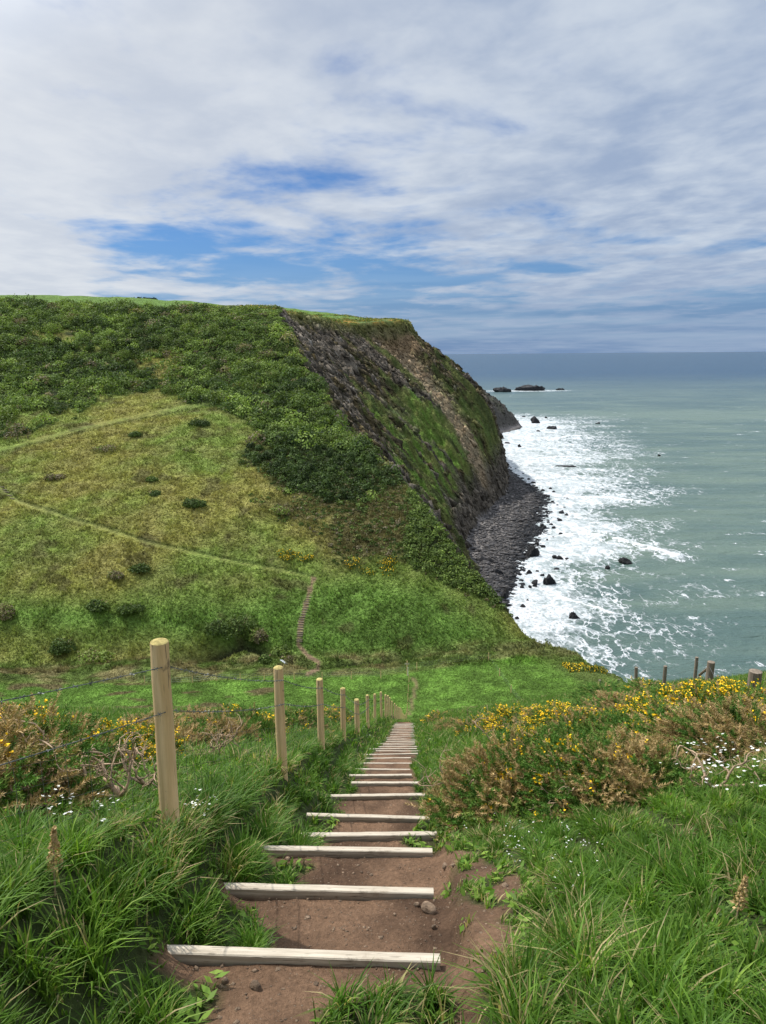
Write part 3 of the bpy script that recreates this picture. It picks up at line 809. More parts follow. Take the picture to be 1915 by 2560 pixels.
# ------------------------------------------------------------------ fence beside the path
def post_mb(h, r, seed, lean=(0, 0), n=16, dome=True):
    rr = random.Random(seed); mb = MB(); pts = []; rad = []
    for k in range(7):
        t = k / 6; pts.append((lean[0] * t + rr.uniform(-.002, .002), lean[1] * t + rr.uniform(-.002, .002), h * t)); rad.append(r * (1.06 - .08 * t) * (1 + rr.uniform(-.012, .012)))
    mb.tube(pts, rad, n, cap=False)
    e = Vector(pts[-1]); V = []; F = []
    steps = [(1.0, 0), (.86, .16), (.5, .30), (0.12, .34)] if dome else [(1.0, 0), (.95, .04), (.5, .05), (.1, .05)]
    for q, dz in steps:
        for k in range(n): V.append((e.x + rad[-1] * q * math.cos(2*math.pi*k/n + .3), e.y + rad[-1] * q * math.sin(2*math.pi*k/n + .3), e.z - .001 + rad[-1] * dz))
    for a in range(3):
        for k in range(n): F.append((a*n + k, a*n + (k+1) % n, (a+1)*n + (k+1) % n, (a+1)*n + k))
    F.append(tuple(3*n + k for k in range(n))); mb.add(V, F, 1); return mb
fence = empty('wire_fence', (-1.3, 3.74, -2.6))
tag(fence, 'post and barbed wire fence of pale round posts running down beside the steps', 'fence')
def in_fence(o, root, loc): o.parent = root; o.location = Vector(loc) - Vector(root.location)
ptops = [(-560, 1480, .9), (389, 1605, 3.74), (696, 1669, 7.05), (799, 1698, 10.3), (856, 1721, 13.6), (892, 1749, 17.2), (919, 1738, 22), (937, 1735, 26.6), (953, 1730, 31.0), (964, 1737, 35), (969, 1739, 38.5), (974, 1744, 42), (980, 1753, 46)]
post_tops = []
for i, (px, py, Y) in enumerate(ptops):
    p = at(px, py, Y); g = hf(p[0], Y)
    if i == 0: p = np.array([-2.05, .6, -.42]); g = hf(-2.05, .6); Y = .6
    top = p[2]; b0 = min(g, top - .6) - .25
    if top - g > 1.5: b0 = g - .1
    r_ = .051 if i != 5 else .062
    o = post_mb(top - b0, r_, 40 + i, (rnd.uniform(-.02, .02), 0)).build('post', [M_post, M_top], None, True)
    in_fence(o, fence, (p[0], Y, b0)); post_tops.append((p[0], Y, top))
x0, y0 = post_tops[-1][0], post_tops[-1][1]
yy = y0 + 3.4; pxs = [(984, 1), (988, 1), (992, 1), (996, 1), (1000, 1), (1004, 1), (1007, 1), (1010, 1), (1012, 1)]
while yy < 104:
    px = 957.5 + FPX * (-1.4 + .039 * yy * 1.085) / (yy * 1.085); x = (px - 957.5) / FPX * yy * 1.085
    x += (yy - 46) / 58 * .75
    g = hf(x, yy); hgt = 1.2 + rnd.uniform(-.06, .1)
    o = post_mb(hgt + .2, .05, int(yy), n=8).build('post', [M_post, M_top], None, True)
    in_fence(o, fence, (x, yy, g - .2)); post_tops.append((x, yy, g + hgt)); yy += 3.5
def barbed(drop, name='barbed_wire'):
    mb = MB(); r = random.Random(int(drop * 100))
    for k, (a, b) in enumerate(zip(post_tops[:-1], post_tops[1:])):
        if k > 9: break
        a = Vector(a) - Vector((-.05, 0, drop)); b = Vector(b) - Vector((-.05, 0, drop))
        n = 24; ln_ = (b - a).length
        for s_ in (0, 1):
            pts = []
            for i in range(n * 3 + 1):
                t = i / (n * 3); p = a.lerp(b, t); p.z -= .035 * 4 * t * (1 - t)
                an = t * ln_ * 60 + s_ * math.pi
                pts.append((p.x + .0016 * math.cos(an), p.y, p.z + .0016 * math.sin(an)))
            mb.tube(pts, .0021 + .0004 * k, 4, False)
        m = int(ln_ / .11)
        if k > 5: continue
        for j in range(1, m):
            t = j / m; p = a.lerp(b, t); p.z -= .035 * 4 * t * (1 - t)
            for q in range(3):
                v = Vector((r.uniform(-1, 1), r.uniform(-.35, .35), r.uniform(-1, 1))).normalized() * .014
                mb.tube([p - v, p + v], [.0014, .0014], 3, False)
    o = mb.build(name, M_wire); in_fence(o, fence, (0, 0, 0)); return o
barbed(.14); barbed(.40)
mb = MB()
for k, (a, b) in enumerate(zip(post_tops[:5], post_tops[1:6])):
    a = Vector(a); b = Vector(b); ga = hf(a.x, a.y); gb = hf(b.x, b.y)
    for q in range(6):
        t_ = q / 5
        pa = Vector((a.x - .055, a.y, ga + .03 + t_ * .52)); pb = Vector((b.x - .055, b.y, gb + .03 + t_ * .52))
        mb.tube([pa, pa.lerp(pb, .33) - Vector((0, 0, .012)), pa.lerp(pb, .66) - Vector((0, 0, .01)), pb], .0013, 3, False)
    n = int((b - a).length / .16)
    for j in range(n):
        t_ = (j + .5) / n; x = a.x - .055 + (b.x - a.x) * t_; y = a.y + (b.y - a.y) * t_; g = ga + (gb - ga) * t_
        mb.tube([(x, y, g + .02), (x + .004, y, g + .3), (x, y, g + .55)], .0012, 3, False)
o = mb.build('wire_netting', M_wire); in_fence(o, fence, (0, 0, 0))

# ------------------------------------------------------------------ old boundary fence on the right
rf_ = empty('boundary_fence', (6.5, 18, -9)); tag(rf_, 'old weathered post and wire fence along the cliff edge on the right', 'fence')
tops_r = [(1884, 1678, 9.6, .090), (1801, 1707, 14.5, .075), (1770, 1708, 14.2, .07), (1774, 1655, 18.5, .10), (1741, 1643, 20.5, .05), (1663, 1665, 23.0, .06), (1594, 1668, 25.5, .06), (1546, 1698, 30, .05), (1501, 1700, 34, .06)]
rt = []
for i, (px, py, Y, r_) in enumerate(tops_r):
    p = at(px, py, Y); g = hf(p[0], Y); b0 = min(g, p[2] - .5) - .2
    o = post_mb(p[2] - b0, r_, 90 + i, (rnd.uniform(-.05, .05), 0), 12, False).build('post', [M_oldpost, M_oldpost], None, True)
    in_fence(o, rf_, (p[0], Y, b0)); rt.append(Vector((p[0], Y, p[2])))
mb = MB(); a = rt[3] + Vector((0, 0, -.15)); b = Vector(at(1748, 1688, 19.4)); mb.tube([b, a], [.035, .035], 6)
o = mb.build('brace', M_board); in_fence(o, rf_, (0, 0, 0))
for q in range(4):
    mb = MB(); seq = [Vector((rt[0].x + 3, 6, rt[0].z + 1.2)), rt[0], rt[1], rt[3], rt[4], rt[5], rt[6], rt[7], rt[8]]
    mb.tube([p - Vector((0, 0, .12 + q * .26)) for p in seq], .003, 3, False)
    o = mb.build('wire_strand', M_wire); in_fence(o, rf_, (0, 0, 0))

# ------------------------------------------------------------------ field fence and waymark post down in the valley
ff = empty('field_fence', (5, 106, -47)); tag(ff, 'thin post and wire fence around the bright green field in the valley', 'fence')
fpx = [(360, 1684), (420, 1683), (480, 1681), (540, 1680), (600, 1679), (660, 1679), (735, 1678), (805, 1676), (878, 1673), (952, 1670)]
ln_pts = []
for px, py in fpx:
    p = at(px, py, 103.6 + (px - 950) * .0005); g = hf(p[0], p[1]); ln_pts.append((p[0], p[1], g))
for px, Y in [(1042, 106.5), (1221, 110)]:
    p = at(px, 1670, Y); ln_pts.append((p[0], p[1], hf(p[0], p[1])))
ln2 = []
for px, Y in [(1249, 103.5), (1279, 97.5), (1308, 92.5), (1352, 86)]:
    p = at(px, 1690, Y); ln2.append((p[0], p[1], hf(p[0], p[1])))
for (x, y, g) in ln_pts + ln2:
    o = post_mb(1.35, .06, int(abs(x) * 10), n=8).build('post', [M_post, M_top], None, True); in_fence(o, ff, (x, y, g - .15))
for q in range(3):
    mb = MB(); mb.tube([(x, y, g + .45 + q * .3) for x, y, g in ln_pts + ln2], .006, 3, False)
    o = mb.build('wire_strand', M_wire); in_fence(o, ff, (0, 0, 0))
sg = at(1018, 1720, 104.5); gz = hf(sg[0], sg[1])
way = empty('waymark_post', (sg[0], sg[1], gz)); tag(way, 'wooden waymark post with a finger arm at the end of the fence, valley field', 'signpost')
mb = MB(); mb.tube([(0, 0, -.3), (0, 0, 2.35)], [.075, .07], 8); mb.build('post', M_post, way)
mb = MB(); mb.add([(x, y, z) for x in (-.75, .05) for y in (-.10, -.075) for z in (1.50, 1.72)] , [(0,1,3,2), (4,6,7,5), (0,4,5,1), (2,3,7,6), (0,2,6,4), (1,5,7,3)]); fo_ = mb.build('finger_board', M_board, way); fo_.rotation_euler = (0, R(10), R(25)); fo_.location = (0, 0, .3)
mb = MB(); mb.tube([(.09, -.02, -.2), (.09, -.02, 1.35)], [.06, .06], 6); mb.build('painted_stake', M_white, way)

# ------------------------------------------------------------------ grass
def blades(name, X, Y, Lh, Wd, az, bend, tintr, tintg, seg=3, parent=None):
    n = len(X); Z = H(X, Y) - .01
    face = az + np.pi / 2 + rng.uniform(-.6, .6, n)
    cx, sx_ = np.cos(az), np.sin(az); wx, wy = np.cos(face), np.sin(face)
    ts = np.linspace(0, 1, seg + 1); V = []; G = []
    for k, t in enumerate(ts):
        off = Lh * bend * t ** 2; up = Lh * (t - .42 * np.minimum(bend, 1.3) * t ** 2.4)
        px_, py_, pz_ = X + cx * off, Y + sx_ * off, Z + up
        hw = Wd * .5 * (1 - .55 * t)
        if k < seg:
            V.append(np.stack([px_ - wx * hw, py_ - wy * hw, pz_], -1)); V.append(np.stack([px_ + wx * hw, py_ + wy * hw, pz_], -1))
        else: V.append(np.stack([px_, py_, pz_], -1))
    m = 2 * seg + 1
    V = np.stack(V, 1).reshape(-1, 3)
    base = np.arange(n)[:, None] * m
    q = np.concatenate([base + np.array([2*k, 2*k+1, 2*k+3, 2*k+2])[None] for k in range(seg - 1)]) if seg > 1 else np.zeros((0, 4), int)
    tri = base + np.array([2*seg-2, 2*seg-1, 2*seg])[None]
    col = np.zeros((n, m, 3)); tt_ = np.repeat(np.array([t for t in ts[:-1] for _ in (0, 1)] + [1.0])[None], n, 0)
    col[..., 0] = np.clip(tintr[:, None] + .06 * tt_, 0, 1); col[..., 1] = tintg[:, None]
    return np_mesh(name, V, [q, tri] if seg > 1 else [tri], M_grass, color=col.reshape(-1, 3))
def grass_pts(n, ya, yb, seedbias=1.0):
    Y = np.sqrt(rng.uniform(ya ** 2, yb ** 2, n)) if seedbias == 1 else rng.uniform(ya, yb, n)
    X = rng.uniform(-1, 1, n) * (.58 * Y + 2.4)
    e = near_cover(X, Y); keep = (rng.uniform(0, 1, n) > e * 1.02)
    xr = X - XC(Y)
    keep &= ~((np.abs(xr) < .5) & (Y > 12) & (Y < 36))
    return X[keep], Y[keep]
def make_grass(name, n, ya, yb, L0, W0, seg):
    X, Y = grass_pts(n, ya, yb)
    # gather blades into tussocks
    cx_, cy_ = .23, .23
    kx = np.round(X / cx_); ky = np.round(Y / cy_)
    hsh = (np.sin(kx * 127.1 + ky * 311.7) * 43758.5453) % 1; hs2 = (np.sin(kx * 269.5 + ky * 183.3) * 43758.5453) % 1
    ctx = (kx + (hsh - .5) * .8) * cx_; cty = (ky + (hs2 - .5) * .8) * cy_
    g = rng.uniform(.15, .75, len(X)) * (Y < 14)
    ok = near_cover(X + (ctx - X) * g, Y + (cty - Y) * g) < .5
    X = np.where(ok, X + (ctx - X) * g, X); Y = np.where(ok, Y + (cty - Y) * g, Y)
    az = np.arctan2(Y - cty, X - ctx) + rng.normal(0, .8, len(X))
    az = np.where(rng.uniform(0, 1, len(X)) < .22, rng.normal(.2, .7, len(X)), az)
    edge = near_cover(X + .1, Y) + near_cover(X - .1, Y) + near_cover(X, Y + .12)
    xr = X - XC(Y)
    lush = .75 + .5 * hsh + .4 * fbm(X * .8, Y * .8, 3, 301)
    Lh = L0 * lush * rng.uniform(.5, 1.15, len(X)) * (1 - .28 * np.clip(edge, 0, 1))
    small = ((np.abs(xr - .35) < .75) & (Y > 1.4) & (Y < 6.2) & (xr > -.55) & (xr < 1.05))
    Lh = np.where(small, Lh * np.where(Y < 2.65, 1.15, .5), Lh)
    for kk, xl in enumerate((-.98, -.95, -.90)):
        Lh = np.where((X > xl - .10) & (X < -.38) & (Y > BY[kk] - .42) & (Y < BY[kk] + .05), Lh * .38, Lh)
    Lh = np.where((xr > -1.0) & (xr < 1.0) & (Y > 6), Lh * .62, Lh)
    bend = rng.uniform(.15, 1.05, len(X))
    tr = np.clip(.26 + .16 * fbm(X * .7, Y * .7, 3, 303) + rng.normal(0, .10, len(X)) + .10 * (hs2 - .5), 0, .66)
    dry = rng.uniform(0, 1, len(X)) < np.where(small, .17, .06)
    tr = np.where(dry, rng.uniform(.78, 1, len(X)), tr)
    tg = np.clip(.45 + .25 * (hsh - .5) + rng.normal(0, .14, len(X)), 0, 1)
    Lh = np.where((X < -1.30) & (Y > 3.3) & (Y < 7), Lh * .60, Lh)
    Lh = np.where((X > .9) & (Y > 3.3) & (Y < 6), Lh * .72, Lh)
    dead = (fbm(X * 1.3 + 4, Y * 1.3, 3, 305) > .30) & (rng.uniform(0, 1, len(X)) < .35); tr = np.where(dead, rng.uniform(.75, 1, len(X)), tr)
    tg = np.clip(tg + .35 * fbm(X * 2.5, Y * 2.5, 3, 307), 0, 1)
    W_ = W0 * rng.uniform(.6, 1.35, len(X))
    return blades(name, X, Y, Lh, W_, az, bend, tr, tg, seg)
near_g = make_grass('grass', 165000, 1.0, 5.2, .195, .0086, 3)
tag(near_g, 'long tufted green grass on both banks of the path in the foreground', 'grass', kind='stuff')
mid_g = make_grass('grass', 190000, 5.2, 13.5, .23, .013, 3)
tag(mid_g, 'green grass on the slope either side of the steps further down', 'grass', kind='stuff')
far_g = make_grass('grass', 150000, 13.5, 42, .30, .030, 2)
tag(far_g, 'distant green grass along the lowest part of the steps', 'grass', kind='stuff')

# leafy weeds among the grass
def leaves_cloud(P, Nrm, size, tr, tg, name, material, parent=None, aspect=.62, jitter=.8):
    n = len(P); N_ = Nrm + rng.normal(0, jitter, (n, 3)); N_ /= np.linalg.norm(N_, axis=1, keepdims=True)
    a = np.cross(N_, rng.normal(0, 1, (n, 3))); a /= np.linalg.norm(a, axis=1, keepdims=True); b = np.cross(N_, a)
    s_ = size[:, None]
    V = np.stack([P - a * s_ * .5, P + b * s_ * .5 * aspect, P + a * s_ * .5, P - b * s_ * .5 * aspect], 1).reshape(-1, 3)
    F = np.arange(n * 4).reshape(n, 4)
    col = np.zeros((n, 4, 3)); col[..., 0] = tr[:, None]; col[..., 1] = tg[:, None]
    return np_mesh(name, V, [F], material, parent, color=col.reshape(-1, 3))
X, Y = grass_pts(60000, 1.2, 9)
k = fbm(X * 1.1 + 7, Y * 1.1, 3, 311) > .12
X, Y = X[k], Y[k]; n = len(X)
Z = H(X, Y) + rng.uniform(.01, .17, n)
o = leaves_cloud(np.stack([X, Y, Z], 1), np.tile([0, 0, 1.0], (n, 1)), rng.uniform(.014, .034, n), np.clip(rng.normal(.36, .14, n), 0, .66), rng.uniform(.3, .8, n), 'ground_cover', M_grass)
tag(o, 'small leafy weeds mixed into the grass', 'weeds', kind='stuff')
X, Y = grass_pts(60000, 1.4, 6.5); e = np.maximum(near_cover(X + .10, Y), np.maximum(near_cover(X - .10, Y), near_cover(X, Y + .10))); k = (e > .5) & (rng.uniform(0, 1, len(X)) < .5); X, Y = X[k], Y[k]; n = len(X)
o = leaves_cloud(np.stack([X, Y, H(X, Y) + rng.uniform(.01, .06, n)], 1), np.tile([0, 0, 1.0], (n, 1)), rng.uniform(.03, .085, n), np.clip(rng.normal(.46, .12, n), .1, .68), rng.uniform(.3, .8, n), 'broad_leaves', M_grass, aspect=.38, jitter=.45)
tag(o, 'broad flat weed leaves along the edges of the trodden earth', 'weeds', kind='stuff')
def seed_stalk(px, py, h, lab):
    g = ground_hit(px, py); root = empty('seed_stalk', tuple(g)); mb = MB(); mb.tube([(0, 0, 0), (.01, 0, h * .5), (.025, 0, h)], [.004, .0035, .002], 5); mb.build('stem', M_bark, root)
    t_ = rng.uniform(.42, 1, 420); w_ = .030 * (1.05 - t_) * 1.6 + .004; a = rng.uniform(0, 6.28, 420)
    P = np.stack([.025 * t_ + np.cos(a) * w_ * rng.uniform(.2, 1, 420), np.sin(a) * w_, t_ * h], 1)
    leaves_cloud(P, np.stack([np.cos(a), np.sin(a), a * 0 + .5], 1), rng.uniform(.008, .018, 420), rng.uniform(.72, 1, 420), rng.uniform(.3, .8, 420), 'seed_head', M_gorse, root)
    return tag(root, lab, 'plant')
seed_stalk(140, 2260, .30, 'tall pale seed stalk standing in the grass at the lower left')
seed_stalk(104, 1935, .62, 'tan seed plume rising above the gorse at the left edge')
seed_stalk(1835, 2330, .24, 'dry brown seed stalk in the grass at the lower right')
# a scatter of small white campion flowers
def flowers(name, centres, n, spread, label, hgt=(.14, .3), size=.018):
    P = []
    for _ in range(n):
        px, py = rnd.choice(centres)
        g = ground_hit(px + rnd.gauss(0, spread), py + rnd.gauss(0, spread * .55))
        if g is None: continue
        h_ = rnd.uniform(*hgt)
        for q in range(rnd.choice((1, 1, 2, 3))): P.append(g + np.array([rnd.uniform(-.02, .02), rnd.uniform(-.02, .02), h_ + rnd.uniform(-.01, .01)]))
    P = np.array(P); V = []; F = []
    for p in P:
        b0 = len(V); nn_ = 5; s_ = size * rnd.uniform(.7, 1.1); a0 = rnd.uniform(0, 6); tx, ty = rnd.uniform(-.5, .5), rnd.uniform(-.9, .1)
        for k_ in range(nn_):
            a = a0 + k_ * 2 * math.pi / nn_
            for da, rr_ in ((-.45, .75), (0, 1.0), (.45, .75)):
                vx, vy = math.cos(a + da) * s_ * rr_ * .7, math.sin(a + da) * s_ * rr_ * .7
                V.append((p[0] + vx, p[1] + vy, p[2] + tx * vx + ty * vy + .002))
        c_ = len(V); V.append(tuple(p))
        for k_ in range(nn_): F.append((c_, b0 + 3*k_, b0 + 3*k_+1)); F.append((c_, b0 + 3*k_+1, b0 + 3*k_+2))
    o = np_mesh(name, np.array(V), [np.array(F)], M_white)
    return tag(o, label, 'flowers', kind='stuff')
flowers('white_flowers', [(1740, 1960), (1800, 1970), (1850, 2010), (1900, 2060), (1890, 2000), (1730, 2010), (1780, 2040)], 75, 38, 'white campion flowers standing in the grass at the right edge', (.22, .38), .016)
flowers('white_flowers', [(1330, 2120), (1400, 2100), (1290, 2160), (1440, 2140), (1250, 2100), (1420, 2230)], 85, 45, 'tiny white flowers on the weeds right of the bare earth', (.06, .14), .009)
flowers('white_flowers', [(170, 2080), (280, 2095), (500, 2070), (240, 2110), (370, 1920), (505, 2090), (930, 1860), (1150, 1850)], 60, 24, 'white flowers dotted in the grass left of the path', (.14, .24), .013)

# ------------------------------------------------------------------ gorse
def gorse_mesh(kind, seed, w, h):
    g = np.random.default_rng(seed); dryb = {'brown': .62, 'mix': .32, 'green': .06, 'flower': .22}[kind]
    N = int(900 * w * (w * .5 + h)); inner = int(N * .35)
    def shoots(n, r0, r1):
        th = g.uniform(0, 2 * np.pi, n); zz = g.uniform(-.12, 1, n); rr = np.sqrt(np.clip(1 - zz ** 2, 0, 1))
        d = np.stack([rr * np.cos(th), rr * np.sin(th), zz], 1)
        lump = 1 + .26 * fbm(d[:, 0] * 2.1 + seed, d[:, 1] * 2.1 + d[:, 2] * 1.7, 3, 401)
        rad = (g.uniform(r0, r1, n) * lump)[:, None]
        p = d * rad * np.array([w / 2, w / 2, h]) ; p[:, 2] = np.maximum(p[:, 2], .02)
        return p, d
    p1, d1 = shoots(N, .80, 1.02); p2, d2 = shoots(inner, .35, .8)
    p = np.concatenate([p1, p2]); d = np.concatenate([d1, d2]); n = len(p)
    ax = d + np.array([0, 0, .30]) + g.normal(0, .50, (n, 3)); ax /= np.linalg.norm(ax, axis=1, keepdims=True)
    ln_ = g.uniform(.07, .17, n)
    patch = fbm(p[:, 0] * 3 + seed, p[:, 1] * 3 + p[:, 2] * 2.2, 3, 403)
    dry = (patch * .9 + g.normal(0, .16, n)) > {'brown': -.02, 'mix': .20, 'green': .62, 'flower': .28}[kind]
    tint = np.where(dry, g.uniform(.62, .98, n), g.uniform(.05, .5, n))
    M = 28; k = np.arange(M)
    t = (k + .5) / M
    perp = np.cross(ax, g.normal(0, 1, (n, 3))); perp /= np.linalg.norm(perp, axis=1, keepdims=True); perp2 = np.cross(ax, perp)
    ang = k * 2.4
    dirs = perp[:, None] * np.cos(ang)[None, :, None] + perp2[:, None] * np.sin(ang)[None, :, None]
    base = p[:, None] + ax[:, None] * (ln_[:, None] * t[None])[..., None]
    nl = (.040 * (1 - .45 * t))[None, :, None] * g.uniform(.7, 1.2, (n, M, 1))
    nd = dirs * .8 + ax[:, None] * .75
    tip = base + nd * nl
    side = np.cross(nd, g.normal(0, 1, (n, M, 3))); side /= np.linalg.norm(side, axis=2, keepdims=True); side *= .0048
    V = np.stack([base - side, base + side, tip], 2).reshape(-1, 3)
    F = np.arange(n * M * 3).reshape(-1, 3)
    col = np.zeros((n, M, 3, 3)); col[..., 0] = np.clip(tint[:, None, None] + g.normal(0, .05, (n, M, 1)), 0, 1); col[..., 1] = np.clip(.5 + g.normal(0, .15, n)[:, None, None], 0, 1)
    fol = ('foliage', V, F, col.reshape(-1, 3))
    FV = []
    if kind in ('flower', 'mix', 'brown'):
        thr = {'flower': -.16, 'mix': .27, 'brown': .50}[kind]
        fp = fbm(p1[:, 0] * 5 + 3 * seed, p1[:, 1] * 5 + p1[:, 2] * 4, 4, 405)
        sel = np.where((fp > thr) & (d1[:, 2] > -.05) & (g.uniform(0, 1, N) < .62))[0]
        for i in sel:
            m = g.integers(5, 14)
            for j in range(m):
                c = p1[i] + ax[i] * ln_[i] * g.uniform(.35, 1.05) + g.normal(0, .012, 3)
                a = g.normal(0, 1, 3); a /= np.linalg.norm(a); b = np.cross(a, g.normal(0, 1, 3)); b /= np.linalg.norm(b)
                s_ = g.uniform(.009, .0155)
                FV += [c - a * s_, c + b * s_ * .8, c + a * s_, c - b * s_ * .8]
    # woody stems
    mb = MB()
    for q in range(9):
        a = g.uniform(0, 2 * np.pi); pts = [np.array([g.normal(0, .05 * w), g.normal(0, .05 * w), -.05])]; dr = np.array([np.cos(a) * .7, np.sin(a) * .7, .8])
        for s_ in range(6):
            dr = dr + g.normal(0, .32, 3); dr /= np.linalg.norm(dr); pts.append(pts[-1] + dr * np.array([w, w, h]).mean() * .095)
        mb.tube([tuple(v) for v in pts], [.014, .013, .011, .010, .008, .006, .003], 5)
    return fol, FV, mb
protos = {}
def gorse_proto(kind, seed, w, h):
    fol, FV, mb = gorse_mesh(kind, seed, w, h)
    root = empty('gorse_bush', (0, 0, 0))
    np_mesh('foliage', fol[1], [fol[2]], M_gorse, root, color=fol[3])
    if FV: np_mesh('flowers', np.array(FV), [np.arange(len(FV)).reshape(-1, 4)], M_flower, root)
    mb.build('branches', M_bark, root)
    return root
specs = {'brown': [(1, 1.15, .62), (2, 1.0, .5)], 'mix': [(3, 1.1, .55), (4, 1.2, .6)], 'green': [(5, 1.0, .55), (6, 1.1, .5)], 'flower': [(7, 1.15, .6), (8, 1.2, .55)]}
for k_, L_ in specs.items():
    for j, (sd, w, h) in enumerate(L_): protos[(k_, j)] = [gorse_proto(k_, sd, w, h), False]
BUSHES = [  # px, py of the base in the photo, kind, variant, scale, z scale, label
 (1288, 2010, 'brown', 0, .84, 1.0, 'large brown dead gorse bush with a twisted bare stem, nearest right of the steps'),
 (1200, 1985, 'brown', 1, .70, .9, 'brown gorse bush at the left end of the right hand thicket, over bare roots'),
 (1395, 1995, 'mix', 0, .80, 1.05, 'brown and green gorse bush right of the large dead one, few yellow flowers'),
 (1490, 1985, 'mix', 1, .72, 1.0, 'dull gorse bush with spiny arms reaching over the long grass, single yellow flowers'),
 (1600, 1960, 'brown', 1, .75, .9, 'brown tipped gorse bush left of the white campion flowers'),
 (1330, 1905, 'flower', 0, .75, .9, 'gorse bush with scattered yellow bloom behind the large brown one'),
 (1450, 1890, 'mix', 0, .9, .9, 'half brown gorse bush in the middle of the right hand thicket'),
 (1560, 1880, 'green', 0, .9, .8, 'dark green gorse bush without flowers, middle of the right hand thicket'),
 (1720, 1905, 'mix', 1, .95, .8, 'olive gorse bush with brown plumes near the right edge'),
 (1860, 1915, 'brown', 0, .95, .8, 'brown plumed gorse bush at the right edge above the campion'),
 (1640, 1845, 'flower', 1, 1.0, .9, 'gorse bush thick with yellow flowers, left one of the bright mass'),
 (1760, 1850, 'flower', 0, 1.15, 1.0, 'gorse bush blazing yellow in the middle of the bright flowering mass'),
 (1880, 1845, 'flower', 1, 1.15, .95, 'bright yellow gorse bush at the right edge below the thick old post'),
 (1690, 1785, 'mix', 0, 1.2, .8, 'brown topped gorse bush below the diagonal fence brace'),
 (1820, 1775, 'flower', 1, 1.2, .8, 'flowering gorse bush between the thick old post and the braced post'),
 (1560, 1800, 'brown', 0, 1.1, .7, 'low brown gorse bush beside the dark green one, on the skyline slope'),
 (1480, 1800, 'green', 1, 1.2, .6, 'low green gorse bush left of the bright flowering mass'),
 (1400, 1825, 'flower', 0, 1.05, .7, 'low gorse bush with yellow tips where the thicket thins to the left'),
 (1290, 1825, 'flower', 1, 1.0, .8, 'dark gorse bush with a cluster of yellow bloom right of the far steps'),
 (1205, 1835, 'mix', 1, .95, .8, 'gorse bush with brown and green shoots near the far steps'),
 (1130, 1825, 'brown', 1, 1.0, .7, 'small brown gorse bush closest to the far steps on their right'),
 (1100, 1805, 'mix', 0, 1.2, .6, 'low mottled gorse bush at the foot of the right bank by the far steps'),
 (1520, 1755, 'green', 0, 2.0, .5, 'flat green gorse patch on the skyline left of the leaning old posts'),
 (1640, 1745, 'mix', 1, 1.7, .5, 'flat brownish gorse patch on the skyline below the old posts'),
 (50, 1975, 'mix', 1, .95, 1.0, 'dark gorse bush at the left edge behind the netting'),
 (150, 1950, 'brown', 0, .85, 1.0, 'brown gorse bush with a tall plume behind the wire on the left'),
 (245, 1930, 'flower', 0, .85, .95, 'yellow flowering gorse bush left of the nearest fence post'),
 (335, 1915, 'flower', 1, .80, .95, 'gorse bush thick with yellow bloom directly behind the nearest fence post'),
 (-60, 2040, 'brown', 1, 1.0, 1.0, 'brown gorse bush cut off by the left edge'),
 (440, 1890, 'brown', 1, .95, .8, 'straw brown gorse bush right of the nearest fence post'),
 (545, 1880, 'brown', 0, .95, .85, 'dark hearted brown gorse bush between the two nearest posts'),
 (650, 1858, 'green', 1, .55, 1.5, 'upright dark green gorse bush behind the second fence post'),
 (735, 1845, 'mix', 0, 1.1, .8, 'mottled gorse bush between the second and third posts'),
 (830, 1822, 'mix', 1, 1.2, .75, 'gorse bush with yellow sprig behind the third and fourth posts'),
 (600, 1850, 'mix', 1, 1.2, .7, 'low gorse bush further down behind the second post'),
 (480, 1850, 'brown', 0, 1.3, .6, 'low brown gorse on the far side of the hollow, left of the second post'),
 (20, 1880, 'flower', 1, 1.2, .7, 'gorse bush with yellow tips behind the dark one at the left edge'),
 (130, 1880, 'green', 0, 1.2, .7, 'green gorse bush behind the brown plumed one on the left'),
 (360, 1860, 'brown', 1, 1.3, .6, 'low brown gorse bush behind the blooming one at the nearest post'),
]
for (px, py, kd, j, sc, zs, lab) in BUSHES:
    if py > 1955 and px > 1000: py += 30
    g = ground_hit(px, py)
    if g is None or g[1] > 45: g = None if g is None else g
    if g is None: continue
    pr = protos[(kd, j)]
    o = pr[0] if not pr[1] else copy_tree(pr[0]); pr[1] = True
    o.location = (g[0], g[1], g[2] - .05); o.rotation_euler = (0, 0, rnd.uniform(0, 6.28)); sc *= 1.18 if px > 1000 else 1.12; sc *= 1.14 if (py > 1955 and px > 1000) else 1; o.scale = (sc, sc, sc * zs * (.74 if py < 1870 and px > 1000 else .88))
    tag(o, lab, 'gorse bush', 'gorse bushes along the path')
for pr in protos.values():
    if not pr[1]:
        for ch in list(pr[0].children): bpy.data.objects.remove(ch)
        bpy.data.objects.remove(pr[0])

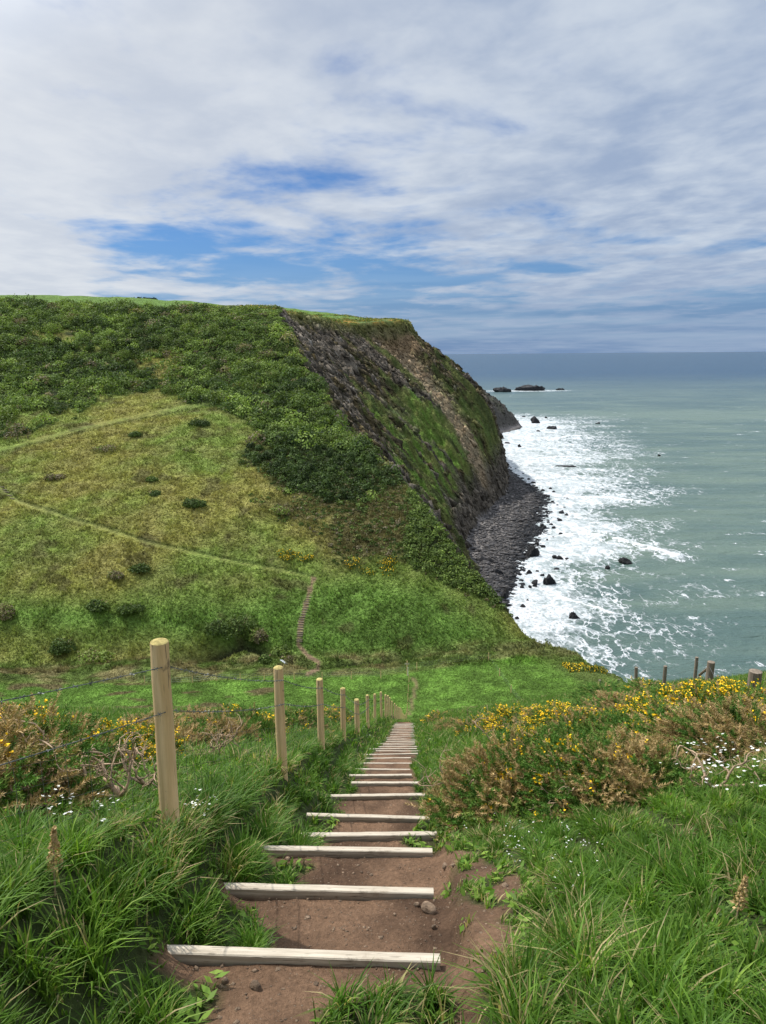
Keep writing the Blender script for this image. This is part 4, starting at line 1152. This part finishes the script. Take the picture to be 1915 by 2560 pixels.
# bare twisted branches pulled out beside the path
def dead_branch(px, py, length, hgt, seed, lab, n=5, r0=.014):
    g = ground_hit(px, py); r = np.random.default_rng(seed); mb = MB()
    def limb(p, d, L_, rad, depth):
        pts = [p]; dd = d; m = 6
        for k_ in range(m):
            dd = dd + r.normal(0, .34, 3); dd[2] -= .05; dd /= np.linalg.norm(dd); p = p + dd * L_ / m
            if p[2] < .02: p[2] = .02; dd[2] = abs(dd[2])
            pts.append(p)
        rs = [rad * (1 - .75 * i / m) * (1 + .18 * r.normal()) for i in range(m + 1)]
        mb.tube([tuple(q) for q in pts], [max(v, .0018) for v in rs], 6)
        if depth:
            for i in range(1, m + 1):
                if r.uniform() < .62:
                    nd = dd + r.normal(0, .8, 3); nd /= np.linalg.norm(nd); limb(pts[i], nd, L_ * r.uniform(.35, .6), rad * .5, depth - 1)
    for q in range(n):
        a = r.uniform(0, 6.28); limb(np.array([0, 0, .06]), np.array([math.cos(a), math.sin(a) * .5, hgt + .25]), length * 1.35 * r.uniform(.6, 1.1), r0 * .9, 2)
    o = mb.build('dead_branch', M_bark, None, True); o.location = tuple(g)
    tag(o, lab, 'branch', 'bare dead gorse branches')
dead_branch(1180, 2035, .42, .7, 1, 'tangle of bare pale gorse stems left of the large brown bush on the right')
dead_branch(1395, 2060, .40, 1.1, 2, 'long bare forked branch standing in front of the large brown gorse bush', 3)
dead_branch(1225, 2000, .34, .6, 3, 'bare crooked stems under the left end of the right hand thicket')
dead_branch(1780, 1990, .40, .5, 4, 'bare branch lying behind the white campion at the right', 3)
dead_branch(110, 2010, .45, .7, 5, 'pale bare branches at the left edge behind the netting')
dead_branch(210, 2020, .50, .35, 6, 'low sprawling bare branches left of the nearest fence post')
dead_branch(300, 2015, .40, .5, 7, 'thick bare forked root just left of the nearest post', 5, .018)
dead_branch(370, 1985, .30, .9, 8, 'thin bare twigs touching the nearest fence post', 3)
dead_branch(540, 1915, .50, .4, 9, 'bare twigs lying under the brown bush between the posts', 4)
dead_branch(1480, 2000, .40, .5, 10, 'spiny arm of dead gorse reaching over the long grass', 3)
dead_branch(1235, 1870, .5, .6, 11, 'bare twigs among the gorse right of the far steps', 3)

# ------------------------------------------------------------------ stones
def rock_mesh(w, d, h, seed, sub=3, cuts=9, rough=.10):
    import bmesh
    bm = bmesh.new(); bmesh.ops.create_icosphere(bm, subdivisions=sub, radius=1.0)
    V = np.array([v.co[:] for v in bm.verts]); F = np.array([[v.index for v in f.verts] for f in bm.faces]); bm.free()
    g = np.random.default_rng(seed)
    for k in range(cuts):
        n = g.normal(0, 1, 3); n /= np.linalg.norm(n); c = g.uniform(.45, .85)
        e = V @ n - c; V = V - np.clip(e, 0, None)[:, None] * n * .95
    V = V * (1 + rough * fbm(V[:, 0] * 2.2 + seed, V[:, 1] * 2.2 + V[:, 2] * 1.6, 4, 501))[:, None]
    V = V + rough * .5 * g.normal(0, .22, V.shape)
    V[:, 2] = np.where(V[:, 2] < 0, V[:, 2] * .45, V[:, 2])
    return V * np.array([w / 2, d / 2, h]), F
def stone(px, py, size, seed, lab, name='stone', m=None, up=.35):
    g = ground_hit(px, py); V, F = rock_mesh(size, size * .7, size * .55, seed, 2, 8, .12)
    o = np_mesh(name, V, [F], m or M_stone); o.location = (g[0], g[1], g[2] + size * .05); o.rotation_euler = (rnd.uniform(-.3, .3), rnd.uniform(-.3, .3), rnd.uniform(0, 6))
    return tag(o, lab, 'stone', 'stones on the path')
stone(719, 2152, .055, 1, 'brown stone under the left part of the third board')
stone(1114, 2172, .065, 2, 'tan stone on bare earth right of the third board')
stone(1072, 2285, .10, 3, 'long pale stone just below the right end of the second board')
stone(1040, 2268, .045, 4, 'small stone beside the long pale one below the second board')
stone(1085, 2322, .04, 5, 'small flat stone below the long pale stone')
stone(1262, 2222, .05, 6, 'tan stone at the edge of the grass far right of the second board')
stone(604, 2246, .045, 7, 'small tan stone tucked under the left end of the second board')
stone(998, 2142, .03, 8, 'tiny brown stone against the right part of the third board')
stone(640, 2475, .06, 9, 'flat tan stone on the lowest earth tread left of centre')
stone(562, 2462, .04, 10, 'small orange stone on the lowest earth tread, left')
stone(546, 2447, .04, 11, 'grey stone on the lowest earth tread, farthest left')
stone(1215, 2105, .06, 12, 'brown stone in the disturbed earth right of the fourth board')
stone(1240, 2380, .035, 13, 'small orange stone on the bare earth right of the nearest board')
stone(1205, 2075, .09, 14, 'dark earthy clod below the bare stems on the right')
# pebbles
n = 9000; Y = rng.uniform(1.4, 9, n); X = XC(Y) + rng.uniform(-.7, 1.2, n); k = near_cover(X, Y) > .6; X, Y = X[k], Y[k]; Z = H(X, Y)
IV = np.array([[1,0,0],[-1,0,0],[0,1,0],[0,-1,0],[0,0,1],[0,0,-1]], float); IF = np.array([[0,2,4],[2,1,4],[1,3,4],[3,0,4],[2,0,5],[1,2,5],[3,1,5],[0,3,5]])
def scatter_rocks(X, Y, Z, size, name, material, label, cat, flat=.6, sub=0):
    if sub: bV, bF = rock_mesh(2, 2, 1, 77, 1, 4, .1)
    else: bV, bF = IV, IF
    n = len(X); a = rng.uniform(0, 6.28, n); c, s_ = np.cos(a), np.sin(a)
    V = bV[None] * (1 + rng.normal(0, .16, (n, len(bV), 1))); V = V * np.stack([size, size * rng.uniform(.55, 1, n), size * flat * rng.uniform(.6, 1.2, n)], 1)[:, None]
    V = np.stack([V[..., 0] * c[:, None] - V[..., 1] * s_[:, None], V[..., 0] * s_[:, None] + V[..., 1] * c[:, None], V[..., 2]], -1) + np.stack([X, Y, Z], 1)[:, None]
    F = (np.arange(n)[:, None, None] * len(bV) + bF[None]).reshape(-1, 3)
    o = np_mesh(name, V.reshape(-1, 3), [F], material); return tag(o, label, cat, kind='stuff')
scatter_rocks(X, Y, Z, np.clip(rng.lognormal(-5.3, .55, len(X)), .0015, .022), 'pebbles', M_stone, 'small pebbles and grit on the trodden earth', 'pebbles')

# ------------------------------------------------------------------ hillside scrub and tussocks
def hill_points(n, xa, xb, ya, yb, fn):
    X = rng.uniform(xa, xb, n); Y = rng.uniform(ya, yb, n)
    k = (X > -.60 * Y - 12); X, Y = X[k], Y[k]; Z = H(X, Y)
    w = fn(X, Y, Z); k = rng.uniform(0, 1, len(X)) < w
    return X[k], Y[k], Z[k]
def bush_leaves(cx_, cy_, cz_, rad, hgt, nl, tr, tg, size):
    """many leaf clumps spread over each dome"""
    n = len(cx_); m = nl
    th = rng.uniform(0, 6.283, (n, m)); u = rng.uniform(-.05, 1, (n, m)); rr = np.sqrt(1 - np.clip(u, 0, 1) ** 2)
    d = np.stack([rr * np.cos(th), rr * np.sin(th), u], -1)
    ph = rng.uniform(0, 100, n)[:, None]
    lump = 1 + .30 * perlin(d[..., 0] * 2.3 + ph, d[..., 1] * 2.3 + d[..., 2] * 2, 601)
    r_ = (rng.uniform(.72, 1.05, (n, m)) * lump)[..., None]
    P = d * r_ * np.stack([rad, rad, hgt], -1)[:, None] + np.stack([cx_, cy_, cz_], -1)[:, None]
    s_ = rng.uniform(.6, 1.3, (n, m)) * size[:, None]
    T = np.clip(tr[:, None] + rng.normal(0, .07, (n, m)), 0, 1); G = np.clip(tg[:, None] + rng.normal(0, .13, (n, m)), 0, 1)
    return P.reshape(-1, 3), d.reshape(-1, 3), s_.ravel(), T.ravel(), G.ravel()
def scrub_layer(N, rlo, rhi, pw, hlo, hhi, nl, ls, name, label):
    X, Y, Z = hill_points(N, -185, 20, 125, 304, lambda X, Y, Z: scrubw(X, Y, Z))
    n = len(X); kindn = fbm(X * .03, Y * .03, 3, 611); k2 = fbm(X * .09, Y * .09, 3, 613); per = rng.uniform(0, 1, n)
    rad = rlo + (rhi - rlo) * rng.uniform(0, 1, n) ** pw; hgt = rad * rng.uniform(hlo, hhi, n) * (1 - .6 * sstep(X, -75, -42) * sstep(Y, 255, 280))
    tr = np.clip(.45 + .20 * kindn + .22 * k2 + rng.normal(0, .12, n), .03, .74); tr = np.where(per > .95, rng.uniform(.84, 1, n), tr); tr = np.where(per < .06, rng.uniform(.62, .76, n), tr)
    dk = cover(X, Y, Z)['dark']; tr = np.where(dk > .5, rng.uniform(.10, .34, n), tr); hgt = hgt * np.where(dk > .5, .8, 1); rad = np.where(dk > .5, np.minimum(rad, 1.1), rad)
    P, D, s_, T, G = bush_leaves(X, Y, Z - .1, rad, hgt, nl, tr, rng.uniform(.0, 1, n), ls[0] + ls[1] * rad)
    o = leaves_cloud(P, D, s_, T, G, name, M_scrub, jitter=.55); tag(o, label, 'scrub', kind='stuff')
def scrubw(X, Y, Z):
    m = cover(X, Y, Z); return np.clip(np.maximum(m['scrub'], m['dark']) * (m['cliff'] < .3), 0, 1)
scrub_layer(20000, .7, 1.7, 1.3, .6, 1.05, 50, (.36, .14), 'hillside_scrub', 'dense low green scrub covering the upper slope of the headland')
scrub_layer(3600, 1.6, 3.6, 1.7, .7, 1.15, 190, (.42, .09), 'tall_scrub', 'taller thickets rising out of the scrub on the upper slope of the headland')
def rsw(X, Y, Z):
    m = cover(X, Y, Z); return np.clip((m['rscrub'] * 1.0 + m['heath'] * .55) * (m['cliff'] < .3), 0, 1)
X, Y, Z = hill_points(14000, -40, 30, 112, 185, rsw)
n = len(X); mm = cover(X, Y, Z); rad = rng.uniform(.35, .9, n) * np.where(mm['rscrub'] > .5, 1.25, .7); hgt = rad * rng.uniform(.5, .9, n)
tr = np.where(mm['rscrub'] > .5, np.clip(rng.normal(.50, .10, n), 0, .74), np.where(rng.uniform(0, 1, n) < .4, rng.uniform(.82, .98, n), rng.uniform(.25, .5, n)))
P, D, s_, T, G = bush_leaves(X, Y, Z - .08, rad, hgt, 40, tr, rng.uniform(.1, .7, n), .26 + .20 * rad)
o = leaves_cloud(P, D, s_, T, G, 'ridge_scrub', M_scrub, jitter=.55); tag(o, 'low scrub and brown heath along the ridge above the beach', 'scrub', kind='stuff')
# tussocks: little fans of blades carrying the colour of the slope they grow on
def mat_tuft():
    m, t, b = mat('slope_tussock'); a = attr(t); t.link(a.outputs['Color'], b.inputs['Base Color']); b.inputs['Specular IOR Level'].default_value = .15
    tr = t.node('ShaderNodeBsdfTranslucent'); t.link(a.outputs['Color'], tr.inputs[0]); mx = t.node('ShaderNodeMixShader'); mx.inputs[0].default_value = .25
    t.link(b.outputs[0], mx.inputs[1]); t.link(tr.outputs[0], mx.inputs[2]); t.link(mx.outputs[0], t.n['Material Output'].inputs[0]); return m
M_tuft = mat_tuft()
def tussocks(name, X, Y, hs, ws, label, gain=1.25, nb=4):
    Z = H(X, Y); c0 = zone_color(X, Y, Z); n = len(X)
    cc = c0 * (gain * rng.uniform(.4, 1.6, (n, 1))) + np.array([.03, .02, .004]) * rng.uniform(0, 1, (n, 1))
    V = []; 
    for k_ in range(nb):
        a = rng.uniform(0, 6.283, n); r_ = rng.uniform(0, .5, n) * ws; bx, by = X + np.cos(a) * r_, Y + np.sin(a) * r_
        f = rng.uniform(0, 3.14, n); w_ = ws * rng.uniform(.12, .3, n); lx = rng.normal(0, .35, n) * hs; ly = rng.normal(0, .35, n) * hs; hh = hs * rng.uniform(.5, 1.1, n)
        V.append(np.stack([np.stack([bx - np.cos(f) * w_, by - np.sin(f) * w_, Z - .05], -1), np.stack([bx + np.cos(f) * w_, by + np.sin(f) * w_, Z - .05], -1), np.stack([bx + lx, by + ly, Z + hh], -1)], 1))
    V = np.stack(V, 1).reshape(-1, 3); F = np.arange(len(V)).reshape(-1, 3)
    col = np.repeat(np.clip(cc, .003, .8), nb * 3, 0)
    o = np_mesh(name, V, [F], M_tuft, color=col); return tag(o, label, 'grass', kind='stuff')
def tw(X, Y, Z):
    m = cover(X, Y, Z); px, py = m['px'], m['py']
    p = np.maximum(line_mask(px, py, UPATH, 4, 3), np.maximum(line_mask(px, py, LPATH, 3.5, 3), np.maximum(line_mask(px, py, STAIRPATH, 7, 3), line_mask(px, py, FPATH, 6, 3))))
    return (1 - p) * (m['cliff'] < .5) * (1 - .8 * m['scrub']) * (X < XE(np.clip(Y, -12, 121)) + 3 + 100 * (Y > 121))
X, Y, Z = hill_points(300000, -150, 32, 108, 260, tw); k = (rng.uniform(0, 1, len(X)) < np.clip(1.6 - Y / 180, .3, 1)); X, Y = X[k], Y[k]
n1_ = sstep(fbm(X * .3, Y * .3, 3, 621), -.3, .4)
tussocks('slope_grass', X, Y, (.16 + .28 * n1_) * (1 + Y / 400), np.full(len(X), .40), 'rough tawny and green grass on the opposite hillside')
X, Y, Z = hill_points(70000, -65, 36, 84, 110, tw)
tussocks('field_grass', X, Y, np.full(len(X), .13), np.full(len(X), .22), 'bright green pasture grass of the valley field', 1.15, 3)

def leafy_bush(px, py, w, h, tr, lab, nl=1400, size=.40, twig=False):
    if tr < .25: tr += .14
    if px < 700 and py > 1000: h *= .8
    g = ground_hit(px, py, 60); root = empty('hill_bush', (g[0], g[1], g[2] - .1))
    nb = 5; a = rng.uniform(0, 6.28, nb); q = np.stack([np.cos(a), np.sin(a)], 1) * w * .22
    P, D, s_, T, G = bush_leaves(q[:, 0], q[:, 1], np.zeros(nb), np.full(nb, w * .33), h * rng.uniform(.75, 1.05, nb), nl // nb, np.clip(tr + rng.normal(0, .05, nb), 0, 1), rng.uniform(.25, .55, nb), np.full(nb, size))
    leaves_cloud(P, D, s_, T, G, 'crown', M_scrub, root, jitter=.6)
    mb = MB()
    for k_ in range(6):
        a = rnd.uniform(0, 6.28); mb.tube([(0, 0, 0), (math.cos(a) * w * .12, math.sin(a) * w * .12, h * .45), (math.cos(a) * w * .3, math.sin(a) * w * .3, h * .85)], [.06, .04, .015], 5)
    mb.build('stems', M_bark, root); return tag(root, lab, 'bush', 'separate bushes on the opposite hillside')
HB = [(500, 1062, 5.2, 2.0, .30, 'dark round bush alone near the top of the grassy slope'), (335, 1088, 4, 1.3, .22, 'small dark bush left of the round one under the upper path'),
 (265, 1125, 6, 1.8, .86, 'brownish bare tangled bush on the left of the grassy slope'), (473, 1128, 3.5, 1.0, .84, 'small brown bush in the upper middle of the grassy slope'),
 (488, 1262, 5, 2.0, .20, 'dark bush alone in the middle of the grassy slope'), (140, 1195, 4.5, 1.4, .86, 'brown patchy bush on the left of the grassy slope above the lower path'),
 (384, 1200, 3, 1.0, .2, 'tiny dark bush left of middle of the grassy slope'), (384, 1236, 3.2, 1.0, .18, 'tiny dark bush just below its twin on the grassy slope'),
 (700, 1280, 5, 1.2, .86, 'low brownish bush left of the heath patch'), (352, 1425, 4, 1.3, .2, 'dark bush below the lower path in the middle'), (295, 1440, 3.6, 1.2, .86, 'brown bush just left of the dark one below the lower path'),
 (252, 1520, 4.2, 1.8, .22, 'dark bush low on the left of the slope'), (8, 1545, 4, 3.0, .86, 'brown bush at the left edge low on the slope'), (330, 1525, 4.5, 1.4, .3, 'spreading dark green bush low on the slope'),
 (600, 1585, 6.5, 4.2, .40, 'big brown green bush beside the stream'), (545, 1580, 4.5, 2.6, .22, 'dark green bush left of the big one by the stream'), (648, 1600, 3, 2.6, .88, 'dry reddish bush on the right of the stream'),
 (160, 1625, 4.4, 2.2, .18, 'dark round bush on the rough valley floor'), (250, 1640, 6.5, 1.5, .76, 'low olive yellow bush next to the dark round one'), (700, 1640, 3.4, 1.6, .55, 'leafy green bush between stream and hillside steps'),
 (715, 1655, 2.6, 1.4, .9, 'small dry brown bush between stream and path'), (668, 1650, 2.4, 1.3, .5, 'small bright green bush beside the lower fall of the stream'),
 (183, 905, 6, 3.2, .66, 'bright green bush standing out in the left scrub'), (50, 815, 6, 3.0, .88, 'dark leafless thicket in the scrub near the left edge'), (470, 815, 6, 4.5, .70, 'light green tree at the top of the scrub'), (530, 835, 6, 4, .64, 'leafy green tree right of the light green one in the scrub'),
 (410, 860, 7, 3.6, .60, 'pale green bush above the clearing in the scrub'), (612, 880, 5.5, 3, .93, 'bare grey brown bush among the upper right scrub'), (540, 925, 5, 3, .12, 'very dark bush right of the clearing'), (270, 870, 6, 2.6, .70, 'yellowish round bush at the left end of the clearing'),
 (310, 895, 5, 3, .62, 'fresh green bush just above the clearing'), (430, 985, 6, 3, .55, 'green bush at the right end of the upper path'), (680, 950, 5, 3, .66, 'light green bush near the cliff edge'), (140, 830, 8, 3.2, .72, 'wide pale green bush upper left in the scrub')]
for (px, py, w, h, tr, lab) in HB: leafy_bush(px, py, w, h, tr, lab)
def flower_patch(px, py, w, h, lab, y0=60):
    g = ground_hit(px, py, y0); root = empty('flowering_gorse', (g[0], g[1], g[2] - .1)); nb = 9
    q = np.stack([rng.uniform(-.5, .5, nb) * w, rng.uniform(-.3, .3, nb) * w * .6], 1)
    gz_ = np.array([hf(g[0] + a, g[1] + b) for a, b in q]) - g[2]
    P, D, s_, T, G = bush_leaves(q[:, 0], q[:, 1], gz_, np.full(nb, w * .16), np.full(nb, h), 130, np.clip(rng.normal(.42, .1, nb), 0, .7), rng.uniform(.3, .6, nb), np.full(nb, .34))
    leaves_cloud(P, D, s_, T, G, 'foliage', M_scrub, root, jitter=.6)
    k_ = rng.uniform(0, 1, len(P)) < .42
    leaves_cloud(P[k_] + D[k_] * .1, D[k_], s_[k_] * .62, T[k_], G[k_], 'flowers', M_flower, root, jitter=.6)
    return tag(root, lab, 'gorse bush', 'flowering gorse on the far slopes')
flower_patch(930, 1425, 9, 1.1, 'wide gorse bush with orange yellow bloom above the green foot slope')
flower_patch(742, 1395, 6, .6, 'small gorse bush with yellow bloom above the bend of the path')
flower_patch(1475, 1672, 6, .7, 'flowering gorse at the seaward corner of the valley field')
flower_patch(1430, 1668, 4, .5, 'low gorse with few flowers near the seaward field corner')

# crags and clinging plants on the sea cliff
def face_points(N):
    Y = np.where(rng.uniform(0, 1, N) < .82, rng.uniform(135, 560, N), rng.uniform(560, 850, N)); u = rng.uniform(.01, 1.0, N); X = ridge_x(Y) + u * (foot_x(Y) - ridge_x(Y)); Z = H(X, Y)
    return X, Y, Z, zone_color(X, Y, Z), u
X, Y, Z, c, u = face_points(52000); bare = (c[:, 1] < c[:, 0] * 1.06) & (rng.uniform(0, 1, len(X)) < .85); X, Y, Z, c = X[bare], Y[bare], Z[bare], c[bare]
n = len(X); bV = np.array([(x, y, z) for x in (-1, 1) for y in (-1, 1) for z in (-1, 1)], float); bF = np.array([(0,1,3,2), (4,6,7,5), (0,4,5,1), (2,3,7,6), (0,2,6,4), (1,5,7,3)])
size = np.clip(rng.lognormal(-.85, .5, n), .15, 1.5)
V = bV[None] * (1 + rng.normal(0, .20, (n, 8, 1))) * np.stack([size * rng.uniform(.9, 2.0, n), size * rng.uniform(.4, .9, n), size * rng.uniform(.35, .7, n)], 1)[:, None]
a1 = R(48) + rng.normal(0, .28, n); a2 = .35 + rng.normal(0, .35, n)
x_, y_, z_ = V[..., 0], V[..., 1], V[..., 2]; ca, sa = np.cos(a1)[:, None], np.sin(a1)[:, None]
x_, z_ = x_ * ca + z_ * sa, -x_ * sa + z_ * ca; cb, sb = np.cos(a2)[:, None], np.sin(a2)[:, None]
x_, y_ = x_ * cb + y_ * sb, -x_ * sb + y_ * cb
V = np.stack([x_, y_, z_], -1) + np.stack([X, Y, Z - size * .22], 1)[:, None]
F = (np.arange(n)[:, None, None] * 8 + bF[None]).reshape(-1, 4)
M_crag = mat_land('crag_rock', .8, 3.5, .55, 1.5, .8, .6)
o = np_mesh('crags', V.reshape(-1, 3), [F], M_crag, color=np.repeat(np.clip(c * rng.uniform(.55, 1.35, (n, 1)), .003, .8), 8, 0)); tag(o, 'broken dark crags and loose blocks all over the sea cliff', 'crags', kind='stuff')
X, Y, Z, c, u = face_points(110000); gr = (c[:, 1] >= c[:, 0] * 1.03) | (rng.uniform(0, 1, len(X)) < .12); X, Y, Z, c = X[gr], Y[gr], Z[gr], c[gr]; n = len(X)
o = leaves_cloud(np.stack([X + .15, Y, Z + .15], 1), np.tile([.5, -.2, .8], (n, 1)), rng.uniform(.35, .95, n), np.zeros(n), np.zeros(n), 'cliff_plants', M_tuft, jitter=.55)
o.data.color_attributes['col'].data.foreach_set('color', np.concatenate([np.repeat(np.clip(c * rng.uniform(.55, 1.5, (n, 1)), .003, .8), 4, 0), np.ones((n * 4, 1))], 1).astype(np.float32).ravel())
tag(o, 'low grass and plants clinging to the sea cliff', 'plants', kind='stuff')

# gorse along the cliff top, and the hedge on the skyline at the left
Y = rng.uniform(300, 470, 5000); X = ridge_x(Y) - rng.uniform(-1, 40, 5000) ** 1.0; k = fbm(X * .07, Y * .07, 3, 131) > .0; X, Y = X[k], Y[k]; n = len(X)
P, D, s_, T, G = bush_leaves(X, Y, H(X, Y) - .1, rng.uniform(.5, 1.3, n), rng.uniform(.3, .9, n), 14, np.clip(rng.normal(.55, .2, n), 0, .95), rng.uniform(.1, .7, n), np.full(n, .5))
o = leaves_cloud(P, D, s_, T, G, 'clifftop_gorse', M_scrub, jitter=.6); tag(o, 'low gorse and heather growing along the edge of the cliff top', 'gorse', kind='stuff')
k = (rng.uniform(0, 1, len(P)) < .16) & (D[:, 2] > .3)
o = leaves_cloud(P[k] + D[k] * .15, D[k], s_[k] * .6, T[k], G[k], 'clifftop_bloom', M_flower, jitter=.6); tag(o, 'orange yellow bloom on the gorse of the cliff top', 'gorse', kind='stuff')
n = 150; X = np.linspace(-330, -140, n); Y = np.full(n, 480.0) + 8 * np.sin(X * .02)
P, D, s_, T, G = bush_leaves(X, Y, H(X, Y) - .2, np.full(n, 1.4), rng.uniform(1.1, 1.9, n), 40, np.clip(rng.normal(.15, .06, n), 0, .4), rng.uniform(.1, .4, n), np.full(n, .9))
hd = leaves_cloud(P, D, s_, T, G, 'hedge', M_scrub, jitter=.6); tag(hd, 'dark hedge along the skyline field at the far left', 'hedge')

# stepped path up the opposite hillside
st0 = (755, 1605); tpath = [(748, 1612), (752, 1560), (768, 1500)]
first = None
for i in range(19):
    f = i / 18; px = np.interp(f, [0, .45, 1], [748, 752, 773]); py = 1607 - f * 113
    g = ground_hit(px, py, 100)
    if first is None:
        mb = board_mesh(1.05, .14, .20, 900); first = mb.build('hillside_step', M_oldpost); b = first
    else: b = first.copy(); C.objects.link(b)
    b.location = (g[0], g[1], g[2] + .10); b.rotation_euler = (0, 0, R(-6))
    tag(b, ORD[i] + ' dark timber step from the bottom of the stepped path up the opposite hillside', 'step board', 'steps on the opposite hillside')
for i, (px, py) in enumerate([(2, 1218), (8, 1225), (14, 1232), (21, 1240), (27, 1248)]):
    g = ground_hit(px, py, 100); b = first.copy(); C.objects.link(b); b.location = (g[0], g[1], g[2] + .12); b.scale = (1.7, 1.2, 1); b.rotation_euler = (0, 0, R(-14))
    tag(b, ORD[i] + ' pale timber step from the top, at the left edge of the lower hillside path', 'step board', 'steps at the left edge of the hillside')

# stream falls
def mat_stream():
    m, t, b = mat('stream_water'); n = t.noise(pos(t), 3.5, 5, .7); t.link(t.mix(t.ramp(n, .35, .6, 0, 1), (.10, .12, .12, 1), (.42, .45, .46, 1)), b.inputs['Base Color']); b.inputs['Roughness'].default_value = .3; return m
M_stream = mat_stream()
for pts, lab in [([(636, 1592), (641, 1600), (643, 1612)], 'upper'), ([(702, 1652), (709, 1657), (715, 1662)], 'lower')]:
    V = []
    for px, py in pts:
        g = ground_hit(px, py, 80)
        for s_ in (-.22, .22): V.append((g[0] + s_ * (1 if lab == 'lower' else 1.4), g[1], g[2] + .10))
    F = np.array([[2*i, 2*i+1, 2*i+3, 2*i+2] for i in range(len(pts) - 1)])
    o = np_mesh('stream', np.array(V), [F], M_stream); tag(o, kind='structure')

# ------------------------------------------------------------------ beach boulders, rocks in the surf and the reef
n = 15000; Y = rng.uniform(222, 560, n); fx__ = foot_x(Y); wx__ = water_x(Y); u = rng.beta(1.3, 1.0, n) * 1.12
X = fx__ + u * np.maximum(wx__ - fx__, 3) + rng.normal(0, 1.2, n); Z = np.maximum(H(X, Y), SEA - .5)
wet = u > rng.normal(.76, .10, n); sz = np.clip(rng.lognormal(-.75, .5, n), .2, 2.2)
for msk, m_, lb in ((~wet, M_boulder, 'grey boulders piled along the upper beach under the cliff'), (wet, M_wetrock, 'black wet boulders along the waterline')):
    scatter_rocks(X[msk], Y[msk], Z[msk] + .1, sz[msk], 'boulders', m_, lb, 'boulders', .65, 1)
def sea_rock(px, py, wpx, hpx, seed, lab, depth=.8, name='sea_rock', mt=None, jag=.22, grp='dark rocks standing in the surf'):
    v = ray(px, py); t_ = (SEA + .2) / v[2]; p = v * t_; d = p[1] * math.cos(PITCH) - p[2] * math.sin(PITCH); s_ = d / FPX
    w, h = wpx * s_, hpx * s_ * 1.15
    V, F = rock_mesh(w, w * depth, h, seed, 4 if wpx > 20 else 3, 12, jag)
    if jag > .2: V[:, 2] *= (1 + .5 * np.abs(fbm(V[:, 0] / w * 5 + seed, V[:, 1] / w * 5, 3, 509)))
    o = np_mesh(name, V, [F], mt or M_wetrock); o.location = (p[0], p[1] + w * depth * .3, SEA - .2); o.rotation_euler = (0, 0, rnd.uniform(-.4, .4))
    return tag(o, lab, 'rock', grp)
SR = [(1329, 1390, 42, 32, 'big blocky black rock at the edge of the boulder beach'), (1376, 1458, 38, 20, 'jagged double topped black rock standing in foam off the beach'), (1565, 1408, 36, 11, 'low black rock far out in the foam, right of the others'),
 (1521, 1421, 15, 8, 'small black rock just left of the low one far out'), (1437, 1549, 27, 17, 'lone pyramid shaped black rock lowest in the picture'), (1293, 1548, 15, 7, 'flat black rock near the foot of the green headland, lowest by the shore'),
 (1310, 1517, 19, 7, 'flat black rock above the lowest one by the shore'), (1319, 1501, 11, 5, 'small black rock right above a flat one in the surf'), (1262, 1496, 30, 22, 'bulky black rock at the near end of the beach'),
 (1304, 1469, 14, 9, 'rounded black rock between the beach end and the jagged rock'), (1337, 1464, 15, 9, 'black rock just left of the jagged double topped rock'), (1324, 1434, 17, 10, 'black rock below the big blocky one'), (1345, 1429, 14, 6, 'low black rock right below the big blocky one'),
 (1415, 1288, 13, 6, 'single dark rock in white surf right of the widest beach'), (1378, 1311, 10, 5, 'small dark rock in white surf level with the upper beach'), (1368, 1350, 8, 4, 'tiny dark rock, left of a pair in the surf'), (1385, 1344, 9, 4, 'tiny dark rock, right of a pair in the surf'),
 (1339, 1058, 24, 18, 'pointed dark rock off the tip of the far promontory'), (1382, 1072, 30, 8, 'long flat dark rock beside the pointed one'), (1346, 1079, 13, 4, 'low dark rock below the pointed one'), (1366, 1045, 9, 5, 'small dark rock beyond the pointed one'),
 (1309, 1042, 10, 4, 'small dark rock at the back of the far promontory'), (1299, 1117, 11, 6, 'small dark rock in the foam below the far promontory'), (1270, 1109, 18, 5, 'low dark rock near the shore below the far promontory'), (1648, 1140, 9, 5, 'single dark rock awash far out to the right'),
 (1496, 1059, 15, 4, 'low dark rock awash beyond the flat long one'), (1415, 1167, 58, 4, 'long thin reef breaking the surf in the middle distance'), (1235, 1440, 60, 16, 'layered rock ledge across the near end of the beach'), (1210, 1415, 62, 20, 'upturned grey rock strata at the foot of the cliff')]
for i, (px, py, w, h, lab) in enumerate(SR): sea_rock(px, py, w, h, 700 + i, lab, .35 if w > 50 else .8, mt=M_boulder if i == len(SR) - 1 else None)
sea_rock(1329, 977, 88, 11, 760, 'large craggy reef island on the horizon side of the headland', .4, 'reef_island', M_wetrock, .30, 'reef islands off the headland')
sea_rock(1254, 980, 46, 9, 761, 'low reef island left of the large craggy one', .4, 'reef_island', M_wetrock, .30, 'reef islands off the headland')
sea_rock(1400, 975, 26, 5, 762, 'smallest low reef island right of the large craggy one', .4, 'reef_island', M_wetrock, .25, 'reef islands off the headland')
for i in range(46):
    Yb = rnd.uniform(235, 520); Xb = float(water_x(Yb)) + abs(rnd.gauss(0, 7)) + 1; w = rnd.uniform(.8, 2.4)
    V, F = rock_mesh(w * 1.3, w, w * .6, 800 + i, 2, 8, .15); o = np_mesh('surf_rock', V, [F], M_wetrock); o.location = (Xb, Yb, SEA + .1)
    side_ = 'near the foot of the green headland' if Yb < 300 else ('off the widest part of the boulder beach' if Yb < 400 else 'where the beach narrows under the cliff')
    tag(o, ('tiny' if w < 1.3 else 'small' if w < 1.9 else 'medium') + ' dark rock in the white surf ' + side_, 'rock', 'small rocks scattered in the surf')
